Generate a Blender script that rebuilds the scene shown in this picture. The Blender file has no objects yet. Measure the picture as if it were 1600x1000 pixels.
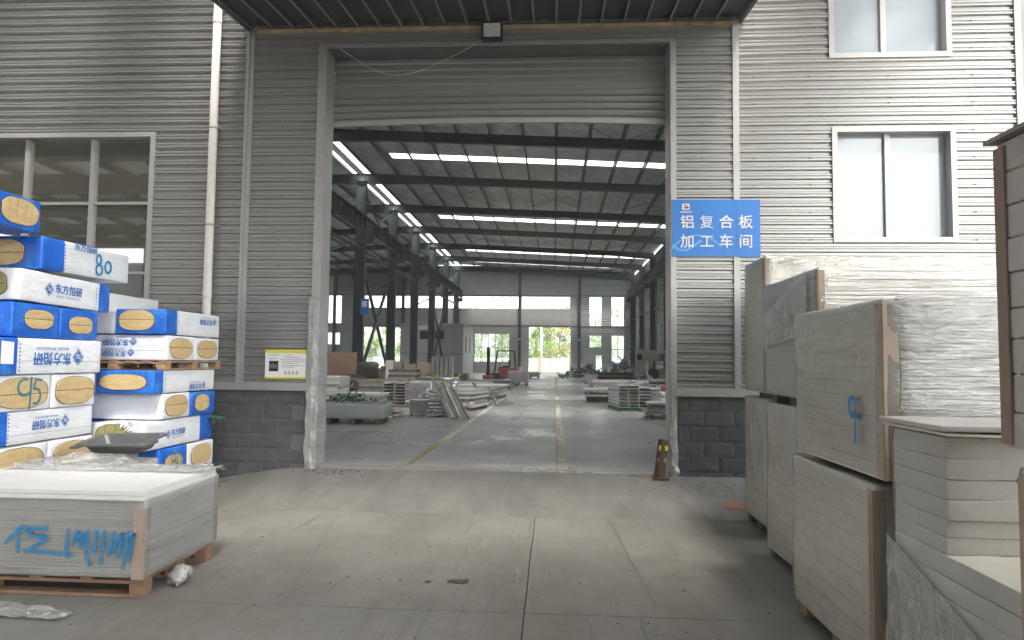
import bpy, bmesh, math, random
from mathutils import Vector, Matrix, noise
random.seed(7)
R = math.radians
SC = bpy.context.scene
HAZE = True
COL = SC.collection

# ------------------------------------------------------------------ camera
cam_d = bpy.data.cameras.new('camera'); cam = bpy.data.objects.new('camera', cam_d); COL.objects.link(cam)
cam_d.sensor_width = 36; cam_d.lens = 24.0; cam_d.clip_start = .05; cam_d.clip_end = 600
_r = Matrix(((0.99802973, -0.00809019, 0.06221906), (0.06162734, -0.05975984, -0.9963086), (0.01177852, 0.99818, -0.05914352)))
cam.matrix_world = Matrix.Translation((0, 0, 1.5)) @ _r.to_4x4()
SC.camera = cam

# ------------------------------------------------------------------ sky, sun, exposure
w = bpy.data.worlds.new('World'); SC.world = w; w.use_nodes = True
nt = w.node_tree; nt.nodes.clear()
sky = nt.nodes.new('ShaderNodeTexSky'); sky.sky_type = 'NISHITA'; sky.sun_disc = False
SUN_EL, SUN_AZ = R(56), R(160)          # azimuth measured from +Y towards +X
sky.sun_elevation = SUN_EL; sky.sun_rotation = SUN_AZ
sky.air_density = 1.6; sky.dust_density = 4.0; sky.ozone_density = 1.0
hs = nt.nodes.new('ShaderNodeHueSaturation'); hs.inputs['Saturation'].default_value = .28
bg = nt.nodes.new('ShaderNodeBackground'); bg.inputs['Strength'].default_value = .15
wo = nt.nodes.new('ShaderNodeOutputWorld')
nt.links.new(sky.outputs[0], hs.inputs['Color']); nt.links.new(hs.outputs[0], bg.inputs['Color']); nt.links.new(bg.outputs[0], wo.inputs['Surface'])
sd = bpy.data.lights.new('sun', 'SUN'); sd.energy = 1.5; sd.angle = R(14); sd.color = (1, .97, .92)
sun = bpy.data.objects.new('sun', sd); COL.objects.link(sun)
_d = Vector((math.sin(SUN_AZ) * math.cos(SUN_EL), math.cos(SUN_AZ) * math.cos(SUN_EL), math.sin(SUN_EL)))
sun.rotation_euler = _d.to_track_quat('Z', 'Y').to_euler(); sun.location = (0, 0, 40)
SC.view_settings.view_transform = 'Standard'; SC.view_settings.look = 'None'
SC.view_settings.gamma = 1; SC.view_settings.use_curve_mapping = False
SC.view_settings.exposure = 2.9
SC.cycles.max_bounces = 10; SC.cycles.diffuse_bounces = 6; SC.cycles.glossy_bounces = 4
SC.cycles.transparent_max_bounces = 16; SC.cycles.transmission_bounces = 4
SC.cycles.caustics_reflective = False; SC.cycles.caustics_refractive = False
SC.cycles.sample_clamp_indirect = 4; SC.cycles.use_denoising = True

# ------------------------------------------------------------------ materials
MATS = {}
def _n(t, typ, **k):
    n = t.nodes.new(typ)
    for a, b in k.items(): setattr(n, a, b)
    return n
def _noise(t, scale, detail=4, rough=.6, stretch=(1, 1, 1), space='obj'):
    if space == 'pos': c = _n(t, 'ShaderNodeNewGeometry').outputs['Position']
    else: c = _n(t, 'ShaderNodeTexCoord').outputs['Object']
    m = _n(t, 'ShaderNodeMapping'); m.inputs['Scale'].default_value = stretch
    t.links.new(c, m.inputs['Vector'])
    z = _n(t, 'ShaderNodeTexNoise'); z.inputs['Scale'].default_value = scale; z.inputs['Detail'].default_value = detail; z.inputs['Roughness'].default_value = rough
    t.links.new(m.outputs[0], z.inputs['Vector']); return z.outputs['Fac']
def _ramp(t, fac, a, b, ca=(0, 0, 0, 1), cb=(1, 1, 1, 1)):
    r = _n(t, 'ShaderNodeValToRGB'); r.color_ramp.elements[0].position = a; r.color_ramp.elements[1].position = b
    r.color_ramp.elements[0].color = ca; r.color_ramp.elements[1].color = cb
    t.links.new(fac, r.inputs[0]); return r.outputs[0]
def _mix(t, f, a, b, mode='MIX'):
    m = _n(t, 'ShaderNodeMixRGB', blend_type=mode)
    for i, v in ((0, f), (1, a), (2, b)):
        if isinstance(v, bpy.types.NodeSocket): t.links.new(v, m.inputs[i])
        elif i == 0: m.inputs[0].default_value = v
        else: m.inputs[i].default_value = (*v[:3], 1)
    return m.outputs[0]
def mat(name, col, rough=.6, metal=0, var=.15, vs=3, stretch=(1, 1, 1), bump=0, bs=60, bstretch=(1, 1, 1), bdist=.01,
        col2=None, c2=(.55, .7), c2s=2, c2stretch=(1, 1, 1), space='obj', spec=.5, rvar=0, ior=1.45, layers=()):
    if name in MATS: return MATS[name]
    m = bpy.data.materials.new(name); m.use_nodes = True; t = m.node_tree; p = t.nodes['Principled BSDF']; p.inputs['IOR'].default_value = ior
    f = _noise(t, vs, 5, .65, stretch, space)
    c = _mix(t, _ramp(t, f, .3, .7), [x * (1 - var) for x in col], [min(1, x * (1 + var)) for x in col])
    if col2: c = _mix(t, _ramp(t, _noise(t, c2s, 6, .7, c2stretch, space), *c2), c, col2)
    for (lc, lo, hi, ls, lst, amt) in layers:
        r = _ramp(t, _noise(t, ls, 6, .7, lst, space), lo, hi, cb=(amt, amt, amt, 1))
        c = _mix(t, r, c, lc)
    t.links.new(c, p.inputs['Base Color'])
    p.inputs['Roughness'].default_value = rough; p.inputs['Metallic'].default_value = metal; p.inputs['Specular IOR Level'].default_value = spec
    if rvar:
        r = _ramp(t, _noise(t, vs * 1.7, 4, .6, stretch, space), .3, .7, ca=(rough - rvar,) * 3 + (1,), cb=(rough + rvar,) * 3 + (1,))
        t.links.new(r, p.inputs['Roughness'])
    if bump:
        b = _n(t, 'ShaderNodeBump'); b.inputs['Strength'].default_value = bump; b.inputs['Distance'].default_value = bdist
        t.links.new(_noise(t, bs, 5, .6, bstretch, space), b.inputs['Height']); t.links.new(b.outputs[0], p.inputs['Normal'])
    MATS[name] = m; return m
def thinmat(name, transp, diff, tcol=(.9, .95, .95), dcol=(.8, .85, .85), gloss=.1, grough=.05, var=0, vs=3, stretch=(1, 1, 1), bump=0, bs=10, bst=(1, 1, 1), transl=False, lo=.3, hi=.7):
    """thin sheet: clear part + milky part + shine"""
    if name in MATS: return MATS[name]
    m = bpy.data.materials.new(name); m.use_nodes = True; t = m.node_tree; t.nodes.clear()
    o = _n(t, 'ShaderNodeOutputMaterial'); tr = _n(t, 'ShaderNodeBsdfTransparent'); tr.inputs[0].default_value = (*tcol, 1)
    d = _n(t, 'ShaderNodeBsdfTranslucent' if transl else 'ShaderNodeBsdfDiffuse'); d.inputs[0].default_value = (*dcol, 1)
    g = _n(t, 'ShaderNodeBsdfGlossy'); g.inputs['Roughness'].default_value = grough; g.inputs[0].default_value = (.9, .9, .9, 1)
    m1 = _n(t, 'ShaderNodeMixShader'); m2 = _n(t, 'ShaderNodeMixShader')
    s = transp + diff; m1.inputs[0].default_value = diff / s
    if var:
        a = max(0, diff / s - var); b = min(1, diff / s + var)
        t.links.new(_ramp(t, _noise(t, vs, 5, .65, stretch), lo, hi, (a, a, a, 1), (b, b, b, 1)), m1.inputs[0])
    t.links.new(tr.outputs[0], m1.inputs[1]); t.links.new(d.outputs[0], m1.inputs[2])
    fr = _n(t, 'ShaderNodeFresnel'); fr.inputs[0].default_value = 1.45
    ma = _n(t, 'ShaderNodeMath', operation='ADD'); ma.inputs[1].default_value = gloss; t.links.new(fr.outputs[0], ma.inputs[0])
    t.links.new(ma.outputs[0], m2.inputs[0]); t.links.new(m1.outputs[0], m2.inputs[1]); t.links.new(g.outputs[0], m2.inputs[2])
    if bump:
        b = _n(t, 'ShaderNodeBump'); b.inputs['Strength'].default_value = bump; b.inputs['Distance'].default_value = .02
        t.links.new(_noise(t, bs, 4, .6, bst), b.inputs['Height'])
        for x in (fr, g, d): t.links.new(b.outputs[0], x.inputs['Normal'])
    t.links.new(m2.outputs[0], o.inputs['Surface']); MATS[name] = m; return m

M = {}
M['clad'] = mat('cladding_metal', (.36, .355, .34), .34, .55, .06, .7, space='pos', bump=.04, bs=5, layers=(((.24, .22, .19), .62, .8, .9, (.6, 1, 1.2), .35),))
M['clad_in'] = mat('cladding_inner', (.30, .32, .32), .6, .1, .08, 1, space='pos')
M['trim'] = mat('trim_metal', (.42, .41, .40), .4, .4, .08, 4, space='pos', bump=.05, bs=8)
M['jambfoil'] = mat('crumpled_jamb', (.40, .40, .39), .45, .35, .15, 5, bump=1, bs=9, bdist=.03, bstretch=(1, 1, .5))
M['brick'] = mat('dark_block', (.078, .079, .087), .8, 0, .25, 6, bump=.6, bs=25, space='pos', layers=(((.16, .16, .16), .66, .8, 9, (1, 1, 1), .5),))
M['mortar'] = mat('pale_mortar', (.13, .13, .13), .9, space='pos')
M['shutter'] = mat('shutter_metal', (.35, .345, .335), .35, .5, .1, 1, (.4, 1, 4), space='pos', layers=(((.6, .6, .6), .62, .7, 30, (1, 1, 1), .3),))
M['soffit'] = mat('soffit_dark', (.11, .11, .115), .6)
M['canopy'] = mat('canopy_sheet', (.05, .055, .057), .6, .15, .12, 1, space='pos')
M['canopy_rib'] = mat('canopy_rib', (.26, .26, .24), .5, .2)
M['foam_strip'] = mat('yellowed_strip', (.42, .33, .19), .8, 0, .3, 5, (1, 1, 1), space='pos')
M['pipe'] = mat('pvc_pipe', (.72, .68, .65), .4, 0, .08, 2, (1, 1, .3), space='pos', layers=(((.35, .31, .27), .62, .85, 3, (2, 2, .6), .5),))
M['concrete'] = mat('yard_concrete', (.195, .184, .165), .75, 0, .13, .9, space='pos', bump=.3, bs=45, rvar=.1, spec=.35, layers=(
    ((.11, .10, .09), .5, .7, 38, (1, 1, 1), .35), ((.30, .28, .25), .62, .72, 55, (1, 1, 1), .4), ((.13, .12, .105), .58, .70, 2.6, (3, .13, 1), .55), ((.12, .11, .10), .52, .7, .55, (1, .8, 1), .55),
    ((.15, .133, .11), .46, .68, 1.1, (1, .35, 1), .7), ((.26, .235, .2), .56, .75, 3.5, (1.6, .35, 1), .5),
    ((.09, .082, .075), .60, .74, 5, (1.8, .12, 1), .7), ((.32, .3, .27), .66, .76, 16, (1, .5, 1), .5), ((.06, .055, .05), .68, .78, 9, (1, 1, 1), .8)))
M['rampcon'] = mat('ramp_concrete', (.175, .166, .150), .8, 0, .14, 1.2, space='pos', bump=.25, bs=45, spec=.3, layers=(
    ((.12, .112, .10), .42, .64, 1.7, (1.2, .3, 1), .8), ((.25, .238, .215), .58, .78, 4, (1, .7, 1), .4), ((.07, .065, .06), .62, .76, 14, (1, 1, 1), .7)))
M['hallfloor'] = mat('hall_floor', (.30, .295, .285), .34, 0, .15, .35, space='pos', bump=.08, bs=14, rvar=.13, spec=.5, layers=(
    ((.14, .137, .13), .48, .7, 1.1, (1, .25, 1), .7), ((.4, .395, .385), .58, .74, 2.2, (.4, 1.6, 1), .7), ((.11, .105, .1), .62, .75, 5, (1.6, .12, 1), .6), ((.5, .5, .5), .68, .76, 11, (1, 1, 1), .5)))
M['line'] = mat('worn_line', (.68, .65, .52), .7, 0, .15, 5, space='pos', layers=(((.3, .29, .27), .46, .60, 6, (1, .5, 1), .85),))
M['ylined'] = mat('pale_yellow_line', (.62, .53, .30), .7, 0, .2, 5, space='pos', layers=(((.3, .29, .26), .44, .56, 8, (1, 1, 1), .85),))
M['yline'] = mat('worn_yellow_line', (.5, .36, .08), .7, 0, .2, 5, space='pos', layers=(((.2, .19, .17), .42, .55, 8, (1, 1, 1), .9),))
M['steel'] = mat('dark_steel', (.035, .045, .048), .5, .1, .2, 1, space='pos')
M['purlin'] = mat('purlin_steel', (.17, .175, .175), .5, .3, .2, 1.4, space='pos')
M['foil'] = mat('foil_insulation', (.74, .74, .73), .33, .4, .25, 2, (1, .5, 1), bump=1, bs=3.4, bstretch=(.7, 1.8, 1), bdist=.22, space='pos')
M['skyl'] = thinmat('skylight_sheet', .7, .3, (1, 1, .97), (.95, .95, .9), .02, .3, transl=True)
M['skyly'] = thinmat('yard_skylight_sheet', .9, .1, (1, 1, .97), (.95, .95, .9), .02, .3, transl=True)
M['farglass'] = thinmat('hazy_glass', .8, .2, (.95, .97, .97), (.85, .88, .88), .03, .1, transl=True, var=.08, vs=2)
M['glassdark'] = mat('tinted_window', (.085, .08, .06), .02, 0, .1, .8, ior=3.2)
M['glasspale'] = mat('frosted_window', (.34, .38, .42), .06, 0, .06, .5, ior=1.7)
M['alu'] = mat('aluminium', (.72, .72, .71), .35, .4, .1, 3)
M['alu_d'] = mat('aluminium_dull', (.42, .42, .41), .5, .4, .25, 5)
M['white'] = mat('white_board', (.62, .615, .60), .75, 0, .06, 4)
M['sideboard'] = mat('board_edge', (.60, .59, .57), .85, 0, .10, 3, (.3, .3, 8))
M['foam'] = mat('foamed_board', (.44, .42, .385), .95, 0, .12, 2.2, bump=.8, bs=140, bdist=.006, layers=(((.26, .24, .2), .6, .7, 90, (1, 1, 1), .6),))
M['foamtop'] = mat('foam_board_top', (.55, .515, .43), .9, 0, .1, 3, bump=.2, bs=60, layers=(((.22, .19, .13), .72, .76, 14, (1, 1, 1), .7),))
M['packboard'] = mat('wrapped_board', (.60, .565, .495), .85, 0, .05, 2, (.4, .4, 1.5), bump=.15, bs=50)
M['film'] = thinmat('stretch_film', .8, .2, (.98, .98, .97), (.8, .79, .76), .06, .12, var=.1, vs=2.2, stretch=(.35, .35, 9), bump=1, bs=3, bst=(.5, .5, 14))
M['film_x'] = thinmat('crumpled_film', .72, .28, (.97, .97, .97), (.8, .79, .77), .07, .08, var=.2, vs=9, stretch=(1, 2, 1), bump=1, bs=14, bst=(1, 2, 1))
M['film_p'] = thinmat('tight_film', .78, .22, (.98, .98, .96), (.82, .78, .69), .07, .10, var=.12, vs=1.2, stretch=(.6, .6, 1.5), bump=1, bs=4.5, bst=(1, 1, 1.9))
M['wood'] = mat('pallet_wood', (.33, .2, .105), .8, 0, .25, 6, (1, 1, 1), bump=.3, bs=40)
M['woodred'] = mat('reddish_wood', (.25, .15, .095), .8, 0, .25, 6, bump=.3, bs=40)
M['wooddk'] = mat('old_wood', (.14, .105, .075), .85, 0, .3, 6, bump=.3, bs=40)
M['guard'] = mat('corner_guard', (.33, .26, .21), .8, 0, .12, 8)
M['guardd'] = mat('corner_guard_dark', (.24, .175, .135), .8, 0, .12, 8)
M['wrapw'] = mat('white_wrap', (.70, .71, .73), .32, 0, .07, 5, bump=.6, bs=7, bstretch=(1, 1, 2.5), bdist=.015, space='pos', layers=(((.42, .40, .37), .6, .78, 6, (1, 1, 1), .4),))
M['wrapb'] = mat('blue_wrap', (.012, .11, .5), .3, 0, .25, 5, bump=.6, bs=7, bdist=.015, space='pos', col2=(.05, .25, .7), c2=(.52, .72), c2s=4)
M['wool'] = mat('mineral_wool', (.52, .38, .19), .95, 0, .15, 7, (1, 1, 4), bump=.9, bs=60, bdist=.008, layers=(((.3, .2, .07), .55, .7, 30, (1, 1, 3), .6), ((.62, .5, .28), .6, .72, 45, (1, 1, 2), .6)))
M['woolg'] = mat('greenish_wool', (.27, .25, .10), .95, 0, .15, 7, bump=.9, bs=60, bdist=.008)
M['dark'] = mat('dark_gap', (.06, .045, .025), .95)
M['ink'] = mat('blue_print', (.02, .13, .42), .4, 0, .05)
M['spray'] = mat('blue_spray', (.008, .19, .46), .5, 0, .25, 30)
M['sprayg'] = mat('teal_spray', (.04, .17, .2), .6, 0, .3, 30)
M['sign'] = mat('blue_sign', (.025, .2, .62), .35, 0, .06, 2)
M['sign2'] = mat('wrinkle_highlight_blue', (.12, .40, .82), .35)
M['paint'] = mat('white_paint', (.82, .82, .82), .5, 0, .03)
M['red'] = mat('red_paint', (.26, .04, .045), .45, 0, .15)
M['yellow'] = mat('yellow_paint', (.72, .66, .06), .5, 0, .1, 9)
M['black'] = mat('black_plastic', (.02, .02, .022), .4)
M['rubber'] = mat('rubber', (.03, .03, .03), .8)
M['grey'] = mat('grey_plastic', (.09, .09, .092), .4, 0, .2, 6, bump=.2, bs=20)
M['lampglass'] = mat('lamp_glass', (.6, .65, .66), .1, 0, .15, 12)
M['beige'] = mat('beige_machine', (.33, .32, .28), .55, 0, .12, 4)
M['halo'] = thinmat('spray_mist', .8, .2, (1, 1, 1), (.05, .33, .6), -.03, .5)
M['cap'] = mat('grey_cap_board', (.24, .215, .19), .8, 0, .15, 6)
M['brownb'] = mat('brown_board', (.17, .105, .075), .8, 0, .08, 2)
M['green'] = mat('green_plastic', (.03, .10, .07), .5, 0, .4, 9)
M['greenpl'] = mat('green_grey_wrap', (.38, .40, .385), .4, 0, .15, 5, (.4, .4, 3), bump=.4, bs=8, bstretch=(1, 1, .2))
M['purple'] = mat('mauve_wrap', (.24, .22, .25), .4, .1, .15, 4, bump=.3, bs=8)
M['panelw'] = mat('pale_panel', (.45, .45, .44), .5, .1, .15, 4)
M['panelg'] = mat('grey_panel', (.25, .25, .245), .55, .1, .2, 4)
M['chrome'] = mat('bright_foil', (.75, .75, .74), .16, .95, .1, 5, bump=.5, bs=6, bstretch=(3, 3, .6))
M['card'] = mat('cardboard', (.26, .21, .16), .85, 0, .12, 4)
M['sack'] = mat('dark_sack', (.07, .062, .06), .7, 0, .3, 6, bump=.5, bs=12)
M['sackl'] = mat('tan_sack', (.22, .2, .16), .8, 0, .2, 6, bump=.5, bs=12)
M['rust'] = mat('rusty_steel', (.07, .045, .03), .8, .2, .3, 12)
M['brickred'] = mat('brick_dust', (.26, .12, .07), .95, 0, .3, 20, space='pos')
M['stain'] = mat('oil_stain', (.055, .05, .045), .6, 0, .2, 10, space='pos')
M['leaf'] = mat('tree_leaf', (.12, .22, .04), .6, 0, .35, .9, space='pos', col2=(.22, .28, .05), c2=(.45, .65), c2s=.7)
M['leafb'] = mat('olive_leaf', (.24, .23, .08), .6, 0, .3, .9, space='pos')
M['bark'] = mat('bark', (.22, .19, .15), .9, 0, .2, 6)
M['grass'] = mat('grass_ground', (.10, .14, .045), .95, 0, .3, 3, space='pos')
M['roofdk'] = mat('yard_roof_sheet', (.11, .105, .095), .6, .1, .1, 1, space='pos')
M['roomw'] = mat('room_panel', (.34, .35, .345), .6, 0, .05)
M['brownwall'] = mat('brown_wall', (.16, .13, .105), .8, 0, .15, 2, space='pos')

# ------------------------------------------------------------------ helpers
def tag(o, label=None, cat=None, group=None, kind=None):
    if label: o['label'] = label
    if cat: o['category'] = cat
    if group: o['group'] = group
    if kind: o['kind'] = kind
    return o
def empty(name, loc=(0, 0, 0), rz=0, **k):
    o = bpy.data.objects.new(name, None); COL.objects.link(o); o.location = loc; o.rotation_euler = (0, 0, rz); o.empty_display_size = .1
    return tag(o, **k)
class G:
    def __init__(s): s.v = []; s.f = []; s.m = []; s.sm = []
    def quad(s, ps, mi=0, sm=False):
        n = len(s.v); s.v += [tuple(p) for p in ps]; s.f.append(tuple(range(n, n + len(ps)))); s.m.append(mi); s.sm.append(sm)
    def box(s, a, b, mi=0, rot=None, org=None, jit=0):
        x0, y0, z0 = a; x1, y1, z1 = b
        c = [Vector(p) for p in ((x0, y0, z0), (x1, y0, z0), (x1, y1, z0), (x0, y1, z0), (x0, y0, z1), (x1, y0, z1), (x1, y1, z1), (x0, y1, z1))]
        if jit: c = [p + Vector([random.uniform(-jit, jit) for _ in range(3)]) for p in c]
        if rot is not None:
            o = Vector(org) if org is not None else (Vector(a) + Vector(b)) / 2
            c = [o + rot @ (p - o) for p in c]
        n = len(s.v); s.v += [tuple(p) for p in c]
        for q in ((0, 3, 2, 1), (4, 5, 6, 7), (0, 1, 5, 4), (1, 2, 6, 5), (2, 3, 7, 6), (3, 0, 4, 7)):
            s.f.append(tuple(n + i for i in q)); s.m.append(mi); s.sm.append(False)
        return s
    def bar(s, p, q, wd, dp, mi=0, up=(0, 0, 1)):
        p = Vector(p); q = Vector(q); d = q - p; L = d.length; d.normalize(); u = Vector(up)
        x = d.cross(u)
        if x.length < 1e-4: x = d.cross(Vector((1, 0, 0)))
        x.normalize(); z = x.cross(d)
        rot = Matrix((x, d, z)).transposed(); n = len(s.v)
        s.box((-wd / 2, 0, -dp / 2), (wd / 2, L, dp / 2), mi)
        for i in range(n, n + 8): s.v[i] = tuple(p + rot @ Vector(s.v[i]))
        return s
    def tube(s, pts, r, mi=0, n=8, cap=True):
        pts = [Vector(p) for p in pts]; rs = r if isinstance(r, (list, tuple)) else [r] * len(pts); base = len(s.v)
        for i, p in enumerate(pts):
            d = (pts[min(i + 1, len(pts) - 1)] - pts[max(i - 1, 0)]).normalized()
            x = d.cross(Vector((0, 0, 1)))
            if x.length < .05: x = d.cross(Vector((0, 1, 0)))
            x.normalize(); y = d.cross(x)
            for k in range(n):
                a = 2 * math.pi * k / n; s.v.append(tuple(p + rs[i] * (math.cos(a) * x + math.sin(a) * y)))
        for i in range(len(pts) - 1):
            for k in range(n):
                a, b = base + i * n + k, base + i * n + (k + 1) % n
                s.f.append((a, b, b + n, a + n)); s.m.append(mi); s.sm.append(True)
        if cap:
            s.f.append(tuple(base + k for k in range(n))[::-1]); s.m.append(mi); s.sm.append(False)
            e = base + (len(pts) - 1) * n; s.f.append(tuple(e + k for k in range(n))); s.m.append(mi); s.sm.append(False)
        return s
    def build(s, name, mats, parent=None, bevel=0, merge=False, **k):
        me = bpy.data.meshes.new(name); me.from_pydata(s.v, [], s.f)
        if not isinstance(mats, (list, tuple)): mats = [mats]
        for m_ in mats: me.materials.append(M[m_] if isinstance(m_, str) else m_)
        me.polygons.foreach_set('material_index', s.m); me.polygons.foreach_set('use_smooth', s.sm)
        if bevel or merge:
            b = bmesh.new(); b.from_mesh(me)
            if merge: bmesh.ops.remove_doubles(b, verts=b.verts, dist=1e-5)
            if bevel: bmesh.ops.bevel(b, geom=b.edges[:], offset=bevel, segments=2, affect='EDGES', clamp_overlap=True)
            b.to_mesh(me); b.free()
        me.update(); return link(name, me, parent, **k)
def link(name, me, parent=None, **k):
    o = bpy.data.objects.new(name, me); COL.objects.link(o)
    if parent: o.parent = parent
    return tag(o, **k)
def kids(o): return [c for c in bpy.data.objects if c.parent is o]
def copy_tree(o, parent=None):
    c = o.copy(); COL.objects.link(c); c.parent = parent
    for ch in list(o.children): copy_tree(ch, c)
    return c
def nz(p, s): return noise.noise(Vector(p) * s)
def nv(p, s): return noise.noise_vector(Vector(p) * s)
def grid(fn, nu, nv_, g, mi=0, sm=True):
    """fn(u,v)->point, u,v in 0..1"""
    b = len(g.v)
    for j in range(nv_ + 1):
        for i in range(nu + 1): g.v.append(tuple(fn(i / nu, j / nv_)))
    for j in range(nv_):
        for i in range(nu):
            a = b + j * (nu + 1) + i
            g.f.append((a, a + 1, a + nu + 2, a + nu + 1)); g.m.append(mi(i / nu, j / nv_) if callable(mi) else mi); g.sm.append(sm)
def softbox(a, b, seg, amp, ns, rnd=.02, mfun=None, squash=0, seed=0, puff=0):
    """rounded, slightly rumpled box; returns G"""
    a = Vector(a); b = Vector(b); c = (a + b) / 2; h = (b - a) / 2; g = G()
    def cuts(L):
        if L < 3 * rnd: return [0, .5, 1]
        k = max(1, int(round((L - 2 * rnd) / seg))); e = rnd / L
        return [0, e * .3, e] + [e + (1 - 2 * e) * i / k for i in range(1, k)] + [1 - e, 1 - e * .3, 1]
    cu = [cuts(2 * h[i]) for i in range(3)]; n = [len(c_) - 1 for c_ in cu]
    def wob(p):
        q = p - c
        core = Vector([max(-(h[i] - rnd), min(h[i] - rnd, q[i])) for i in range(3)]); d = q - core
        if d.length > rnd: d = d.normalized() * rnd
        e = core + d
        f = 1
        for i in range(3): pass
        if puff:
            nx = [1 - (q[i] / h[i]) ** 2 for i in range(3)]
            for i in range(3):
                if abs(abs(q[i]) - h[i]) < 1e-4:
                    o = [nx[j] for j in range(3) if j != i]; e[i] += math.copysign(puff * (max(0, o[0]) * max(0, o[1])) ** .5, q[i])
        return c + e + nv(p + Vector((seed * 7.1, 0, 0)), ns) * amp
    def face(ax, sgn):
        u, v = [i for i in range(3) if i != ax]
        if (ax == 1) == (sgn > 0): u, v = u, v
        def fn(s, t):
            p = Vector((0, 0, 0)); p[ax] = c[ax] + sgn * h[ax]
            s = cu[u][int(round(s * n[u]))]; t = cu[v][int(round(t * n[v]))]
            p[u] = a[u] + s * 2 * h[u]; p[v] = a[v] + t * 2 * h[v]; return wob(p)
        def mi(s, t):
            if not mfun: return 0
            p = Vector((0, 0, 0)); p[ax] = c[ax] + sgn * h[ax]; i_ = int(round(s * n[u])); j_ = int(round(t * n[v])); s = (cu[u][i_] + cu[u][i_ + 1]) / 2; t = (cu[v][j_] + cu[v][j_ + 1]) / 2
            p[u] = a[u] + s * 2 * h[u]; p[v] = a[v] + t * 2 * h[v]
            return mfun(ax, sgn, p)
        st = len(g.f); grid(fn, n[u], n[v], g, mi)
        if (sgn > 0) == (ax == 1):
            for i in range(st, len(g.f)): g.f[i] = g.f[i][::-1]
    for ax in range(3):
        for sg in (-1, 1): face(ax, sg)
    return g
# frames on faces: (origin, u, v, normal)
def frame(side, o):
    U = {'+x': (0, 1, 0), '-x': (0, -1, 0), '-y': (1, 0, 0), '+y': (-1, 0, 0)}[side]
    N = {'+x': (1, 0, 0), '-x': (-1, 0, 0), '-y': (0, -1, 0), '+y': (0, 1, 0)}[side]
    m = Matrix((Vector(U), Vector((0, 0, 1)), Vector(N))).transposed().to_4x4(); m.translation = Vector(o); return m
_tc = {}
def textmesh(body, res=2, bold=0):
    k = (body, bold)
    if k in _tc: return _tc[k]
    cu = bpy.data.curves.new('t', 'FONT'); cu.body = body; cu.size = 1; cu.resolution_u = res; cu.offset = bold
    cu.align_x = 'CENTER'; cu.align_y = 'CENTER'; cu.extrude = .004
    o = bpy.data.objects.new('t', cu); COL.objects.link(o); bpy.context.view_layer.update()
    me = bpy.data.meshes.new_from_object(o.evaluated_get(bpy.context.evaluated_depsgraph_get()))
    bpy.data.objects.remove(o); _tc[k] = me; return me
def put(o, mtx, parent=None):
    """place with a world matrix under parent (parents here are unscaled)"""
    if parent:
        bpy.context.view_layer.update(); o.parent = parent; o.matrix_parent_inverse = Matrix.Identity(4)
        o.matrix_local = wm(parent).inverted() @ mtx
    else: o.matrix_world = mtx
    return o
def wm(o):
    m = o.matrix_basis.copy() if o.parent is None else wm(o.parent) @ o.matrix_basis
    return m
def text(name, body, size, m, fr, u, v, parent, flip=False, bold=0, sx=1, lift=.004, squash=1):
    me = textmesh(body, 2, bold).copy(); me.materials.clear(); me.materials.append(M[m])
    loc = Matrix.Translation((u, v, lift)); rot = Matrix.Rotation(math.pi, 4, 'Z') if flip else Matrix.Identity(4)
    o = link(name, me); put(o, fr @ loc @ rot @ Matrix.Diagonal((size * sx, size * squash, size, 1)), parent); return o
def ribbon(name, strokes, wd, m, fr, parent, lift=.004, wob=.15):
    if len(strokes) > 1:
        return [ribbon(name, [s_], wd, m, fr, parent, lift + .0003 * i, wob) for i, s_ in enumerate(strokes)][-1]
    g = G()
    for st in strokes:
        pts = [Vector((p[0], p[1])) for p in st]; pp = []
        for i in range(len(pts) - 1):
            for k in range(4): pp.append(pts[i].lerp(pts[i + 1], k / 4))
        pp.append(pts[-1]); L = []
        for i, p in enumerate(pp):
            d = (pp[min(i + 1, len(pp) - 1)] - pp[max(0, i - 1)]); d = d.normalized() if d.length else Vector((1, 0)); n = Vector((-d.y, d.x)) * wd / 2 * (1 + wob * nz((p.x * 9, p.y * 9, 3), 3))
            L.append((p + n, p - n))
        for i in range(len(L) - 1):
            g.quad([fr @ Vector((L[i][0].x, L[i][0].y, lift)), fr @ Vector((L[i][1].x, L[i][1].y, lift)), fr @ Vector((L[i + 1][1].x, L[i + 1][1].y, lift)), fr @ Vector((L[i + 1][0].x, L[i + 1][0].y, lift))])
    o = g.build(name, m)
    if parent: o.parent = parent; o.matrix_local = wm(parent).inverted()
    return o
def arc(cx, cy, rx, ry, a0, a1, n=10): return [(cx + rx * math.cos(R(a0 + (a1 - a0) * i / n)), cy + ry * math.sin(R(a0 + (a1 - a0) * i / n))) for i in range(n + 1)]

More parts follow.
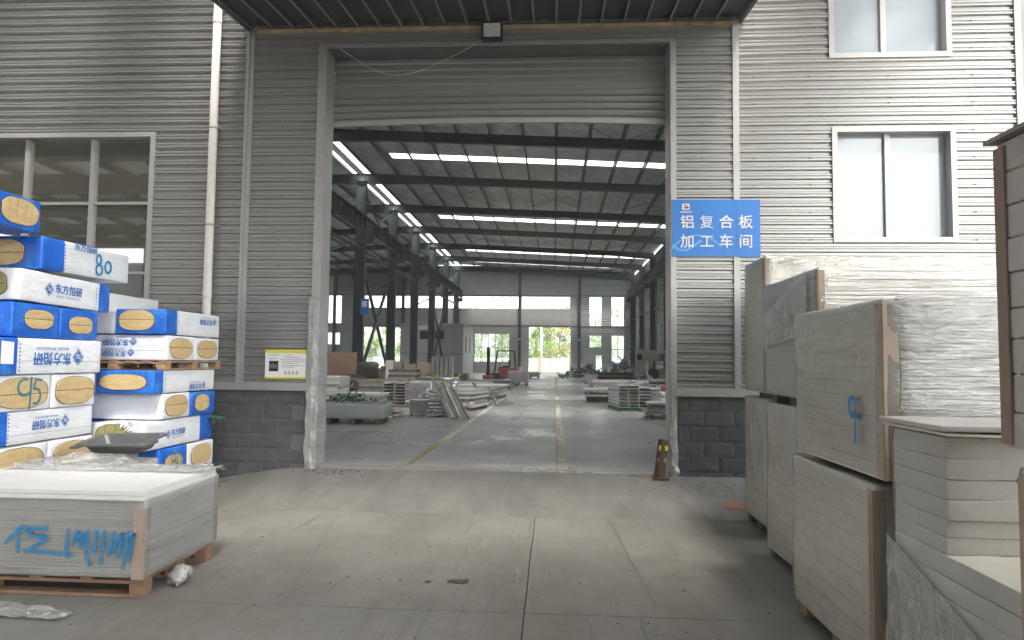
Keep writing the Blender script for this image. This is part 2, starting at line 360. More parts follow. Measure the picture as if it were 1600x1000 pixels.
# ------------------------------------------------------------------ ground and floors
GZ = -.27
g = G(); g.quad([(-45, -45, GZ - .12), (45, -45, GZ - .12), (45, 9.3, GZ - .12), (-45, 9.3, GZ - .12)])
yard = g.build('yard_ground', 'stain', kind='structure')
def slab(name, x0, x1, y0, y1, zf, m, parent, st=.25, gap=.006):
    g = G(); x0 += gap; x1 -= gap; y0 += gap; y1 -= gap
    nx = max(1, int((x1 - x0) / st)); ny = max(1, int((y1 - y0) / st))
    def fn(u, v):
        x = x0 + u * (x1 - x0); y = y0 + v * (y1 - y0); ex = 0
        if u in (0, 1): x += nz((y * 3, x, 1), 2) * .010
        if v in (0, 1): y += nz((x * 3, y, 5), 2) * .010
        return (x, y, zf(x, y))
    grid(fn, nx, ny, g)
    b0 = [fn(i / nx, 0) for i in range(nx + 1)] + [fn(1, j / ny) for j in range(1, ny + 1)] + [fn(1 - i / nx, 1) for i in range(1, nx + 1)] + [fn(0, 1 - j / ny) for j in range(1, ny)]
    for i in range(len(b0)):
        p, q = b0[i], b0[(i + 1) % len(b0)]; g.quad([p, (p[0], p[1], p[2] - .1), (q[0], q[1], q[2] - .1), q])
    return g.build(name, m, parent)
zg = lambda x, y: GZ + .004 * nz((x, y, 0), .6)
XS = [-30, -12, -6, -.2, 5.4, 11, 30]; YS = [-20, -7, -1.3, 4.9, 7.9]
for i in range(len(XS) - 1):
    for j in range(len(YS) - 1):
        slab('concrete_slab', XS[i], XS[i + 1], YS[j], YS[j + 1], zg, 'concrete', yard, .5, .004)
# strips of yard beside the ramp, up to the wall
slab('concrete_slab', -30, -5.2, 7.9, 9.4, zg, 'concrete', yard, .5)
# ramp: flat across the doorway, falling to the yard and to its left side
def zr(x, y):
    t = min(1, max(0, (y - 7.92) / 1.44)); z = GZ + (-.02 - GZ) * t
    if x < -3.7: z = GZ + (z - GZ) * max(0, 1 - (-3.7 - x) / 1.5)
    return z + .004 * nz((x, y, 9), .8) * (1 - t)
ramp = slab('entrance_ramp', -5.2, 6.2, 7.9, 9.36, zr, 'rampcon', None, .12, .004); tag(ramp, kind='structure')
slab('concrete_slab', 6.2, 30, 7.9, 9.4, zg, 'concrete', yard, .5)
g = G(); g.box((-3.27, 9.362, -.3), (1.54, 9.44, 0.0)); sill = g.build('door_sill', 'hallfloor', kind='structure')
hall = empty('hall_floor', kind='structure')
hy = [9.445, 17.8, 25.8, 33.8, 41.8, 49.8, 57.8, 65.8, 73.8, 80.2]; hx = [-32, -18, -11.6, -6, .05, 5, 9.4]
for i in range(len(hx) - 1):
    for j in range(len(hy) - 1): slab('floor_slab', hx[i], hx[i + 1], hy[j], hy[j + 1], lambda x, y: 0, 'hallfloor', hall, 2, .004)
g = G(); g.quad([(-32, 9.44, -.05), (9.4, 9.44, -.05), (9.4, 80.2, -.05), (-32, 80.2, -.05)]); g.build('floor_bed', 'stain', hall)
def strip(name, x, y0, y1, wd, m, x2=None):
    g = G(); n = int((y1 - y0) / .4); x2 = x if x2 is None else x2
    for i in range(n):
        a = y0 + (y1 - y0) * i / n; b = y0 + (y1 - y0) * (i + 1) / n
        if nz((x, a, 4), .9) > .6: continue
        xa = x + (x2 - x) * i / n; xb = x + (x2 - x) * (i + 1) / n; ja, jb = .006 * nz((a, x, 2), 3), .006 * nz((b, x, 2), 3)
        g.quad([(xa - wd / 2 + ja, a, .004), (xa + wd / 2 + ja, a, .004), (xb + wd / 2 + jb, b, .004), (xb - wd / 2 + jb, b, .004)])
    return g.build(name, m, kind='structure')
strip('lane_line', .13, 9.6, 12.5, .13, 'ylined'); strip('lane_line', .13, 12.5, 79, .15, 'line'); strip('lane_line', -2.03, 12.5, 79, .13, 'line'); strip('lane_line', -2.06, 9.6, 12.4, .10, 'yline')
g = G(); g.quad([(-2.9, 9.47, .004), (1.2, 9.47, .004), (1.2, 9.52, .004), (-2.9, 9.52, .004)]); g.build('threshold_line', 'yline', kind='structure')
g = G(); g.quad([(-70, 80.6, -.04), (70, 80.6, -.04), (70, 170, -.04), (-70, 170, -.04)]); g.build('outer_ground', 'grass', kind='structure')
g = G(); g.quad([(-30, 80.5, -.02), (20, 80.5, -.02), (20, 88, -.02), (-30, 88, -.02)]); g.build('back_road', 'rampcon', kind='structure')
# yard marks
def blot(name, cx, cy, rx, ry, m, zf, seed, kind='stuff', thick=.003, n=40):
    g = G(); P = []
    for i in range(n):
        a = 2 * math.pi * i / n; r = 1 + .55 * nz((math.cos(a) * 1.2, math.sin(a) * 1.2, seed), 1.6) + .25 * nz((math.cos(a) * 5, math.sin(a) * 5, seed), 1.5)
        x = cx + rx * r * math.cos(a); y = cy + ry * r * math.sin(a); P.append((x, y, zf(x, y) + .006))
    c = (cx, cy, zf(cx, cy) + .006 + thick)
    for i in range(n): g.quad([c, P[i], P[(i + 1) % n]])
    return g.build(name, m, kind=kind)
blot('brick_dust', 2.15, 8.34, .14, .12, 'brickred', zr, 3); blot('brick_dust', 2.3, 8.15, .1, .035, 'brickred', zr, 5)
blot('oil_stain', -.74, 5.53, .085, .055, 'stain', zg, 8); blot('oil_stain', -.99, 5.5, .03, .03, 'stain', zg, 2)
g = G()
for i in range(110):
    x = random.gauss(1.75, .35); y = random.gauss(8.9, .16); y = min(9.3, y); s = random.uniform(.002, .0065); z = zr(x, y)
    g.box((x - s, y - s, z), (x + s, y + s, z + s), 0, Matrix.Rotation(random.random() * 3, 3, 'Z'))
for i in range(60):
    x = random.gauss(-3.0, .2); y = random.uniform(9.1, 9.34); s = random.uniform(.004, .01); z = zr(x, y)
    g.box((x - s, y - s, z), (x + s, y + s, z + s), 0)
g.build('gravel', 'stain', kind='stuff')

def crack(name, pts, wd, zf, m='stain', seed=0):
    g = G(); P = []
    for (a, b) in zip(pts, pts[1:]):
        for i in range(24): t = i / 24; x = a[0] + (b[0] - a[0]) * t; y = a[1] + (b[1] - a[1]) * t; P.append((x + .014 * nz((y * 2, x, seed), 1.4) + .012 * nz((y * 9, x * 9, seed), 1), y))
    for i in range(len(P) - 1):
        (xa, ya), (xb, yb) = P[i], P[i + 1]; dx, dy = xb - xa, yb - ya; L = max(1e-5, math.hypot(dx, dy)) / .55; nx_, ny_ = -dy / L, dx / L; w0 = wd * (.6 + .5 * abs(nz((i * .7, seed, 0), 1))); w1 = wd * (.6 + .5 * abs(nz(((i + 1) * .7, seed, 0), 1)))
        g.quad([(xa + nx_ * w0, ya + ny_ * w0, zf(xa, ya) + .004), (xa - nx_ * w0, ya - ny_ * w0, zf(xa, ya) + .004), (xb - nx_ * w1, yb - ny_ * w1, zf(xb, yb) + .004), (xb + nx_ * w1, yb + ny_ * w1, zf(xb, yb) + .004)])
    return g.build(name, m, kind='stuff')
crack('floor_crack', [(-2.45, 7.85), (-1.95, 5.0)], .005, zg, seed=1); crack('floor_crack', [(-2.35, 9.3), (-2.4, 7.95)], .005, zr, seed=2)
crack('floor_crack', [(.62, 7.85), (.75, 5.0)], .008, zg, seed=3); crack('floor_crack', [(-.55, 9.3), (-.15, 7.95)], .006, zr, seed=4)
crack('floor_crack', [(.25, 4.8), (.3, 2.2)], .006, zg, seed=5); crack('floor_crack', [(-1.5, 7.8), (-1.1, 6.2), (-1.2, 5.0)], .004, zg, seed=6)
for i, (x, y) in enumerate(((.12, 5.6), (.1, 5.9))): blot('paint_fleck', x, y, .012, .05, 'rampcon', zg, 20 + i)
g = G()
for i in range(420):
    x = random.uniform(-3.5, 2.4); y = random.uniform(2.2, 7.8); s = random.uniform(.0015, .005) * (1 if random.random() < .93 else 2); z = zg(x, y)
    g.box((x - s, y - s, z), (x + s, y + s, z + s), random.randrange(2), Matrix.Rotation(random.random() * 3, 3, 'Z'))
g.build('yard_grit', ['stain', 'rampcon'], kind='stuff')
# ------------------------------------------------------------------ corrugated sheets
def profile(z0, z1, pitch, d):
    """trapezoid ribs; returns list of (z, out)"""
    n0 = math.floor(z0 / pitch) - 1; out = []
    z = n0 * pitch; P = ((0, 0), (.12, 1), (.26, 1), (.32, .66), (.40, .66), (.46, 1), (.58, 1), (.72, 0))
    k = n0
    while k * pitch < z1 + pitch:
        for a, o in P: out.append(((k + a) * pitch, o * d))
        k += 1
    res = []
    for (za, oa), (zb, ob) in zip(out, out[1:]):
        for zc in (z0, z1):
            if za < zc < zb: res.append((zc, oa + (ob - oa) * (zc - za) / (zb - za)))
        if z0 <= zb <= z1: res.append((zb, ob))
    return sorted(set(res))
def corr(g, x0, x1, z0, z1, y, pitch=.125, d=.034, nx=None, axis='y', sgn=-1, mi=0, wav=.0):
    """ribs run horizontally; axis 'y': wall in XZ plane bulging to sgn*Y; axis 'x': wall in YZ plane"""
    pr = profile(z0, z1, pitch, d); nx = nx or max(1, int((x1 - x0) / 1.2)); b = len(g.v)
    for (z, o) in pr:
        for i in range(nx + 1):
            x = x0 + (x1 - x0) * i / nx; q = y + sgn * (o + wav * nz((x, 0, z), .9))
            g.v.append((x, q, z + wav * .5 * nz((x, 3, z), .5)) if axis == 'y' else (q, x, z))
    for j in range(len(pr) - 1):
        for i in range(nx):
            a = b + j * (nx + 1) + i; f = (a, a + 1, a + nx + 2, a + nx + 1)
            g.f.append(f if (sgn < 0) == (axis == 'y') else f[::-1]); g.m.append(mi); g.sm.append(False)
def holes(x0, x1, z0, z1, hs):
    """rectangles of the wall that are left round the openings hs"""
    xs = sorted({x0, x1} | {h[0] for h in hs} | {h[1] for h in hs}); xs = [x for x in xs if x0 <= x <= x1]; out = []
    for a, b in zip(xs, xs[1:]):
        cut = sorted((h[2], h[3]) for h in hs if h[0] <= a + 1e-6 and h[1] >= b - 1e-6); z = z0
        for c, d in cut:
            if c > z: out.append((a, b, z, c))
            z = max(z, d)
        if z < z1: out.append((a, b, z, z1))
    return out

# ------------------------------------------------------------------ the warehouse
wh = empty('warehouse', (0, 9.4, 0), label='long grey corrugated warehouse with tall open doorway and dark steel frame inside', cat='warehouse')
WI = Matrix.Translation((0, -9.4, 0))
def wpart(g, name, m, parent=None, **k):
    o = g.build(name, m, wh if parent is None else parent, **k)
    if parent is None: o.matrix_local = WI
    return o
FY = 9.4
TOP = 9.6
secs = [(-15, -4.47, [(-12.0, -5.80, 1.9, 4.72)]), (-4.36, -3.40, []), (-3.40, 1.63, [(-3.40, 1.63, 0, 5.96)]), (1.63, 2.42, []), (2.51, 6.16, [(3.76, 5.34, 3.16, 4.70), (3.74, 5.32, 5.70, 7.4)])]
for x0, x1, hs in secs:
    g = G()
    for r in holes(x0, x1, 1.15, TOP, hs): corr(g, r[0], r[1], r[2], r[3], FY, nx=max(2, int((r[1] - r[0]) / .35)), wav=.0)
    wpart(g, 'cladding_sheet', 'clad')
for x0, x1 in ((-4.47, -4.36), (2.42, 2.51)):
    g = G(); g.box((x0, FY - .05, 1.15), (x0 + .045, FY - .004, TOP)); g.box((x0 + .047, FY - .035, 1.15), (x1, FY - .004, TOP)); wpart(g, 'trim_strip', 'trim')
g = G(); g.box((6.16, FY - .05, 1.15), (6.24, FY + .3, TOP)); wpart(g, 'corner_trim', 'trim')
for x0, x1 in ((-15, -3.42), (1.63, 6.2)):
    g = G(); g.box((x0, FY - .075, 1.065), (x1, FY - .002, 1.15)); g.box((x0, FY - .085, 1.045), (x1, FY - .06, 1.063)); wpart(g, 'base_flashing', 'trim')
for x in (3.45, 4.5, 5.6, 2.7):
    g = G(); z = 1.3
    while z < 7.2:
        if not (3.7 < x < 5.4 and (3.1 < z < 4.8 or z > 5.65)): g.box((x - .006, FY - .042, z - .006), (x + .006, FY - .028, z + .006))
        z += .375
    wpart(g, 'screw_row', 'rust', kind='stuff')
for x in (-5.3, -4.6, -3.9, 2.0):
    g = G(); z = 1.3
    while z < 6.1: g.box((x - .006, FY - .042, z - .006), (x + .006, FY - .028, z + .006)); z += .5
    wpart(g, 'screw_row', 'rust', kind='stuff')
# door surround
g = G(); g.box((-3.41, FY - .045, 1.1), (-3.285, FY, 5.95)); g.box((-3.31, FY + .002, .3), (-3.285, FY + .32, 5.95)); wpart(g, 'door_jamb', 'trim')
g = G(); g.box((1.575, FY - .045, -.02), (1.655, FY + .02, 5.95)); g.box((1.56, FY + .002, 0), (1.585, FY + .32, 5.95)); wpart(g, 'door_jamb', 'trim')
g = G(); g.box((-3.41, FY - .045, 5.952), (1.635, FY, 6.0)); wpart(g, 'door_head', 'trim')
g = G(); g.box((-3.4, FY + .002, 5.93), (1.6, FY + .45, 5.99)); wpart(g, 'door_soffit', 'soffit')
# crumpled lower guards on the jambs
def crumple(x0, x1, y0, y1, z0, z1, amp, name):
    g = G(); nzv = 60
    ring = [(x0, y1), (x0, y0), ((x0 + x1) / 2, y0 - .01), (x1, y0), (x1, y1)]
    def fn(u, v):
        k = u * 4; i = min(3, int(k)); f = k - i; x = ring[i][0] * (1 - f) + ring[i + 1][0] * f; y = ring[i][1] * (1 - f) + ring[i + 1][1] * f; z = z0 + v * (z1 - z0)
        e = .5 + .5 * (1 - v); c = .5 * abs(nz((x * 12, y * 9, z * 9), 1.3))
        return (x + amp * e * (nz((x * 4, y * 4, z * 2.2), 2) * 1.1 + c), y + amp * e * (nz((x * 4 + 9, y * 4, z * 3), 2) - 1.3 * c), z)
    grid(fn, 20, nzv * 2, g, 0, False); return wpart(g, name, 'jambfoil')
crumple(-3.44, -3.275, FY - .07, FY + .3, -.03, 2.35, .02, 'jamb_guard')
crumple(1.57, 1.66, FY - .07, FY + .3, -.04, .75, .035, 'jamb_guard')
# plinth of split-face blocks
blockm = []
for v in range(6):
    g = G(); nx, ny = 14, 7; Wd, Hd, D = .386, .19, .05
    def fn(u, w_, v=v):
        x = u * Wd; z = w_ * Hd; e = min(u, 1 - u) * Wd / .012; f = min(w_, 1 - w_) * Hd / .012
        k = min(1, e, f); return (x, -k * (.006 + .006 * nz((x, z, v * 3.7), 14)), z)
    grid(fn, nx, ny, g, 0, True)
    g.box((0, 0, 0), (Wd, D, Hd)); o = g.build('block', 'brick'); blockm.append(o.data); bpy.data.objects.remove(o)
def plinth(x0, x1, xb0, xb1, z0, nrow, off):
    g = G(); g.box((x0, FY - .02, z0), (x1, FY + .25, 1.05)); pl = wpart(g, 'plinth_wall', 'mortar')
    for r in range(nrow):
        zt = 1.045 - (r + 1) * .2025; x = xb1 - (.2 if r % 2 else 0) + off
        while x > xb0:
            x -= .4; o = link('block', random.choice(blockm), pl)
            a, b = x, x + .386; s = 1
            if b > xb1: b = xb1
            if a < xb0: a = xb0
            s = (b - a) / .386
            if s < .1: bpy.data.objects.remove(o); continue
            o.location = (a, FY - .024 - random.uniform(0, .003), zt + .006); o.scale = (s, 1, 1)
plinth(-15, -3.42, -6.3, -3.44, -.42, 7, 0); plinth(1.66, 6.2, 1.67, 3.3, -.3, 6, .12)
# roller shutter
def sag(x): return -.01 + .05 * max(0, 1 - ((x + .9) / 2.45) ** 2) + (.03 if x > 1 else 0) * 0
g = G(); n = 30; z0 = 4.9; rows = []
zz = 5.93; k = 0; SY = FY + .335
while zz > z0 - .2:
    pitch = .105; d = .012 if zz > 5.45 else .034
    rows += [(zz, 0), (zz - pitch * .12, d), (zz - pitch * .62, d * 1.3), (zz - pitch * .75, 0)]; zz -= pitch; k += 1
rows = [r for r in rows if r[0] > 4.93]; tot = len(rows)
b0 = len(g.v)
for j, (z, d) in enumerate(rows):
    w_ = max(0, (5.5 - z) / .6)
    for i in range(n + 1):
        x = -3.28 + (4.84) * i / n; g.v.append((x, SY - d - .01 * w_ * nz((x, z, 0), 1), z + sag(x) * min(1, w_)))
for j in range(tot - 1):
    for i in range(n):
        a = b0 + j * (n + 1) + i; g.f.append((a + n + 1, a + n + 2, a + 1, a)); g.m.append(0); g.sm.append(False)
zb = rows[-1][0]
sh = wpart(g, 'roller_shutter', 'shutter')
g = G(); b0 = 0
for i in range(n):
    xa = -3.28 + 4.84 * i / n; xb = -3.28 + 4.84 * (i + 1) / n; za, zc = zb + sag(xa), zb + sag(xb)
    g.quad([(xa, SY - .035, za - .06), (xb, SY - .035, zc - .06), (xb, SY - .035, zc), (xa, SY - .035, za)]); g.quad([(xa, SY + .02, za - .06), (xb, SY + .02, zc - .06), (xb, SY - .035, zc - .06), (xa, SY - .035, za - .06)])
    g.quad([(xa, SY - .035, za), (xb, SY - .035, zc), (xb, SY + .02, zc), (xa, SY + .02, za)])
g.build('bottom_rail', 'trim', sh)
# canopy
cn = empty('door_canopy', (0, FY, 6.2), label='dark ribbed sheet canopy jutting out above the big doorway', cat='canopy')
CX0, CX1, CL = -4.40, 2.50, 3.2
Zc = lambda y: 6.25 - .105 * (FY - y)
def cpart(g, nm, m): o = g.build(nm, m, cn); o.matrix_local = Matrix.Translation((0, -FY, -6.2)); return o
nP = 22
for i in range(nP):
    a = CX0 + (CX1 - CX0) * i / nP; b = CX0 + (CX1 - CX0) * (i + 1) / nP; y1, y0 = FY - .03, FY - CL; g = G()
    def pt(x, y, dz): return (x, y, Zc(y) + dz)
    pr = [(a, 0), (a + .012, .0), (a + .03, .05), (b - .022, .05), (b - .004, 0)]
    for (xa, da), (xb, db) in zip(pr, pr[1:]):
        g.quad([pt(xa, y1, da), pt(xb, y1, db), pt(xb, y0, db), pt(xa, y0, da)][::-1]); g.quad([pt(xa, y1, da + .012), pt(xb, y1, db + .012), pt(xb, y0, db + .012), pt(xa, y0, da + .012)])
    cpart(g, 'canopy_panel', 'canopy')
    g = G(); g.bar((a, y0, Zc(y0) - .01), (a, y1, Zc(y1) - .01), .022, .018); cpart(g, 'canopy_rib', 'canopy_rib')
for x in (CX0 - .035, CX1 + .035):
    g = G(); g.bar((x, FY - CL, Zc(FY - CL) + .03), (x, FY - .03, Zc(FY - .03) + .03), .05, .14); g.bar((x + math.copysign(.045, x), FY - CL, Zc(FY - CL) + .06), (x + math.copysign(.045, x), FY - .03, Zc(FY - .03) + .06), .03, .05); cpart(g, 'edge_beam', 'steel')
g = G(); g.box((CX0, FY - CL - .06, Zc(FY - CL) - .05), (CX1, FY - CL - .005, Zc(FY - CL) + .12)); cpart(g, 'front_beam', 'steel')
g = G(); g.box((CX0 + .1, FY - .075, 6.165), (CX1 - .1, FY - .03, 6.215), 0, None, None, .004); cpart(g, 'joint_strip', 'foam_strip')
# facade windows
def window(x0, x1, z0, z1, mull, bars, m, name='window', inset=.09):
    g = G(); t = .05; y = FY
    for a, b, c, d in ((x0 - .02, x0 + t, z0 - .02, z1 + .02), (x1 - t, x1 + .02, z0 - .02, z1 + .02)): g.box((a, y - .05, c), (b, y + .13, d))
    for c, d in ((z0 - .02, z0 + t), (z1 - t, z1 + .02)): g.box((x0 + t + .001, y - .048, c), (x1 - t - .001, y + .13, d))
    fr = wpart(g, name, 'trim')
    xs = [x0 + t] + mull + [x1 - t]; zs = [z0 + t] + bars + [z1 - t]
    for mx in mull:
        g = G(); g.box((mx - .035, y + inset - .045, z0 + t), (mx + .035, y + inset + .02, z1 - t)); g.build('mullion', 'trim', fr)
    for bz in bars:
        for a, b in zip(xs, xs[1:]): g = G(); g.box((a + .036, y + inset - .035, bz - .02), (b - .036, y + inset + .02, bz + .02)); g.build('glazing_bar', 'trim', fr)
    for a, b in zip(xs, xs[1:]):
        for c, d in zip(zs, zs[1:]):
            g = G(); k = random.uniform(-.003, .003)
            g.box((a, y + inset, c), (b, y + inset + .012, d)); o = g.build('pane', m, fr)
    return fr
window(-12.0, -5.80, 1.9, 4.72, [-10.8, -9.8, -8.8, -7.78, -6.77], [2.70, 3.72], 'glassdark')
window(3.76, 5.34, 3.16, 4.70, [4.51], [], 'glasspale', inset=.1); window(3.74, 5.32, 5.70, 7.4, [4.49], [], 'glasspale', inset=.1)
# backing so nothing of the hall shows through behind the panes
g = G()
for r in holes(-32, 9.4, 0, 12.6, [(-3.31, 1.585, 0, 5.99)]): g.box((r[0], FY + .30, r[2]), (r[1], FY + .33, r[3]))
wpart(g, 'inner_lining', 'clad_in')

# --- hall shell
FW = 80.3
rc = lambda x: 12.36 - .045 * abs(x + 11.6)            # rafter centre height
RX = [15.8 + 8 * k for k in range(9)]
farh = [(-31.0, -29.4, 5.6, 9.05), (-27.1, -25.5, 5.7, 9.05), (-27.1, -25.6, 3.15, 4.6), (-27.1, -25.6, .9, 2.25), (-23.2, -4.25, 7.6, 9.05), (-3.9, 1.82, 7.6, 9.05), (-23.2, -18.2, 0, 5.3), (-9.4, -5.3, 1.3, 4.63),
        (-3.0, 1.88, 0, 5.45), (4.07, 5.5, 5.6, 9.05), (6.62, 8.1, 5.6, 9.05), (4.09, 5.5, 3.13, 4.54), (6.65, 8.11, 1.3, 4.55), (3.95, 5.5, 0, 2.75)]
g = G()
for r in holes(-32, 9.4, 1.25, 12.7, farh): corr(g, r[0], r[1], r[2], r[3], FW, .28, .04, 1)
wpart(g, 'far_wall', 'clad_in')
g = G()
for r in holes(-32, 9.4, 0, 1.245, farh): g.box((r[0], FW - .04, r[2]), (r[1], FW + .2, r[3]))
wpart(g, 'far_plinth', 'panelw')
def farwin(x0, x1, z0, z1, dx, dz, m='farglass'):
    nx = max(1, round((x1 - x0) / dx)); nz_ = max(1, round((z1 - z0) / dz)); g = G(); t = .05
    for i in range(nx + 1):
        x = x0 + (x1 - x0) * i / nx; g.box((x - t / 2, FW - .03, z0), (x + t / 2, FW + .03, z1))
    for j in range(nz_ + 1):
        z = z0 + (z1 - z0) * j / nz_; g.box((x0, FW - .028, z - t / 2), (x1, FW + .028, z + t / 2))
    fr = wpart(g, 'far_window', 'alu_d')
    g = G(); g.quad([(x0, FW, z0), (x1, FW, z0), (x1, FW, z1), (x0, FW, z1)]); g.build('pane', m, fr)
for h in farh:
    if h in (farh[6], farh[8], farh[13]): continue
    farwin(*h, 1.0 if h[3] - h[2] < 2 else .75, 1.45 if h[3] < 5 or h[2] > 7 else 1.15)
g = G(); g.box((3.95, FW, 0), (4.85, FW + .05, 2.75)); g.box((4.85, FW, 2.2), (5.5, FW + .05, 2.75)); wpart(g, 'side_door', 'roomw')
# side walls with windows in every bay
for side, X in (('r', 9.4), ('l', -32)):
    hs = []
    for k in range(len(RX) - 1):
        c = RX[k] + 4; hs += [(c - 2.2, c + 2.2, 7.5, 9.4), (c - 2.0, c + 2.0, 2.3, 5.0)]
    g = G()
    for r in holes(FY + .35, FW, 1.2, 11.7, hs): corr(g, r[0], r[1], r[2], r[3], X, .28, .04, 1, axis='x', sgn=-1 if side == 'r' else 1)
    wpart(g, 'side_wall', 'clad_in')
    g = G(); g.box((X - .05, FY + .35, 0), (X + .2, FW, 1.2)); wpart(g, 'side_plinth', 'panelw')
    for y0, y1, z0, z1 in hs:
        g = G()
        for i in range(5): y = y0 + (y1 - y0) * i / 4; g.box((X - .03, y - .025, z0), (X + .03, y + .025, z1))
        for z in (z0, (z0 + z1) / 2, z1): g.box((X - .028, y0, z - .025), (X + .028, y1, z + .025))
        fr = wpart(g, 'side_window', 'alu_d'); g = G(); g.quad([(X, y0, z0), (X, y1, z0), (X, y1, z1), (X, y0, z1)]); g.build('pane', 'farglass', fr)
# roof sheets with transverse skylights
dz = .48
ys = [FY + .3]; skyy = [(12.2, 13.4), (20.1, 21.3), (28.1, 29.3), (36.2, 37.1), (44.3, 45.0), (52.1, 53.3), (60.3, 61.1), (68.2, 69.4), (76.3, 77.2)]
skyy = [s for s in skyy if s[0] not in (28.1, 44.3, 60.3)]
xr = [-32, -28.3, -27.6, -12.35, -12.15, -11.7, -11.2, -9.1, 9.4]
def roofq(g, x0, x1, y0, y1):
    n = max(1, int((x1 - x0) / 2)); 
    for i in range(n):
        a = x0 + (x1 - x0) * i / n; b = x0 + (x1 - x0) * (i + 1) / n
        g.quad([(a, y0, rc(a) + dz), (a, y1, rc(a) + dz), (b, y1, rc(b) + dz), (b, y0, rc(b) + dz)])
longs = [(-28.3, -27.6), (-12.35, -12.15), (-11.7, -11.2)]
gs, gr = G(), G()
for x0, x1 in zip(xr, xr[1:]):
    if (x0, x1) in longs: roofq(gs, x0, x1, FY + .3, FW); continue
    tr = x0 == -9.1
    y = FY + .3
    if tr:
        for a, b in skyy: roofq(gr, x0, x1, y, a); roofq(gs, x0, x1, a, b); y = b
    roofq(gr, x0, x1, y, FW)
rf = wpart(gr, 'roof_lining', 'foil'); wpart(gs, 'skylight', 'skyl')
# purlins
px = [1.58 * k for k in range(-7, 6)] + [-12.3 - 1.58 * k for k in range(13)]
for x in px:
    g = G(); z = rc(x) + dz - .02; g.box((x - .006, FY + .35, z - .2), (x + .006, FW - .1, z)); g.box((x - .02, FY + .35, z - .215), (x + .08, FW - .1, z - .2)); g.box((x - .06, FY + .35, z - .0), (x + .006, FW - .1, z + .012)); wpart(g, 'purlin', 'purlin')
# rafters, haunched, with fly braces
def rafter(y, x0, x1):
    g = G(); n = 12
    for i in range(n):
        a = x0 + (x1 - x0) * i / n; b = x0 + (x1 - x0) * (i + 1) / n
        def dep(x): e = min(abs(x - x0), abs(x - x1)); return .22 + .16 * max(0, 1 - e / 3.5)
        def sec(x, yo, s): return (x, y + yo, rc(x) + s)
        for yo0, yo1, f0, f1 in ((-.008, .008, -1, 1), (-.11, .11, 1, 1.06), (-.11, .11, -1.06, -1)):
            ta, tb = ((rc(a) * 0 + .22), .22); la, lb = dep(a), dep(b)
            def h(x, f, l): return f * .22 if f > 0 else f * l
            A = [(a, y + yo0, rc(a) + h(a, f0, la)), (b, y + yo0, rc(b) + h(b, f0, lb)), (b, y + yo1, rc(b) + h(b, f0, lb)), (a, y + yo1, rc(a) + h(a, f0, la)),
                 (a, y + yo0, rc(a) + h(a, f1, la)), (b, y + yo0, rc(b) + h(b, f1, lb)), (b, y + yo1, rc(b) + h(b, f1, lb)), (a, y + yo1, rc(a) + h(a, f1, la))]
            for q in ((0, 3, 2, 1), (4, 5, 6, 7), (0, 1, 5, 4), (1, 2, 6, 5), (2, 3, 7, 6), (3, 0, 4, 7)): g.quad([A[i] for i in q])
    o = wpart(g, 'rafter', 'steel')
    g = G()
    for x in px:
        if x0 + .5 < x < x1 - .5:
            for s in (-1, 1): g.bar((x, y + .08 * s, rc(x) - .18), (x, y + .75 * s, rc(x) + .3), .05, .012, 0, (1, 0, 0))
    g.build('fly_braces', 'steel', o, kind='stuff')
for y in RX: rafter(y, -11.6, 9.2); rafter(y, -31.8, -11.61)
def hcol(x, y, z1, wd=.6, fl=.34):
    g = G(); t = .02
    g.box((x - wd / 2, y - fl / 2, 0), (x - wd / 2 + t, y + fl / 2, z1)); g.box((x + wd / 2 - t, y - fl / 2, 0), (x + wd / 2, y + fl / 2, z1)); g.box((x - wd / 2 + t, y - .008, 0), (x + wd / 2 - t, y + .008, z1))
    g.box((x - wd / 2 - .08, y - fl / 2 - .06, 0), (x + wd / 2 + .08, y + fl / 2 + .06, .03)); return wpart(g, 'column', 'steel')
for y in RX:
    hcol(-11.6, y, rc(-11.6) - .2); hcol(9.05, y, rc(9.05) - .2, .5); hcol(-31.6, y, rc(-31.6) - .2, .5)
    for x, s in ((-11.6, 1), (9.05, -1)):
        g = G(); g.box((min(x, x + s * .75), y - .1, 8.35), (max(x, x + s * .75), y + .1, 8.8), 0); wpart(g, 'crane_bracket', 'steel')
for x in (-26.3, -18.0, -11.6, -4.1, 2.9):                   # posts of the far wall
    g = G(); g.box((x - .16, FW - .4, 0), (x + .16, FW - .06, 12)); wpart(g, 'gable_post', 'steel')
for z in (5.55, 9.15): g = G(); g.box((-32, FW - .12, z), (9.4, FW - .05, z + .09)); wpart(g, 'girt', 'purlin')
for z in (6.3, 9.2): g = G(); g.box((9.0, FY + .4, z), (9.12, FW, z + .12)); wpart(g, 'rail', 'steel')
for a, b in ((RX[3], RX[4]), (RX[6], RX[7])):                 # cross braces of the middle row
    for p, q in ((0, 7.8), (7.8, 0)): g = G(); g.bar((-11.6, a, p), (-11.6, b, q), .16, .16); wpart(g, 'cross_brace', 'steel')
    for p, q in ((8.8, 11.9), (11.9, 8.8)): g = G(); g.bar((-11.6, a, p), (-11.6, b, q), .07, .07); wpart(g, 'cross_brace', 'steel')
for k in range(len(RX) - 1):                                  # thin roof ties and left eaves truss
    if k % 2 == 1:
        for x0, x1 in ((-9.5, -3), (-3, 3), (3, 9)):
            for f in (0, 1):
                g = G(); a, b = (x0, x1) if f else (x1, x0); g.bar((a, RX[k], rc(a) + .1), (b, RX[k + 1], rc(b) + .1), .02, .02); wpart(g, 'tie_rod', 'purlin')
    g = G(); g.bar((-11.6, RX[k], 8.0), (-11.6, RX[k + 1], 8.0), .1, .16); g.bar((-11.6, RX[k], 8.8), (-14.5, RX[k], 7.4), .1, .1); wpart(g, 'strut', 'steel')
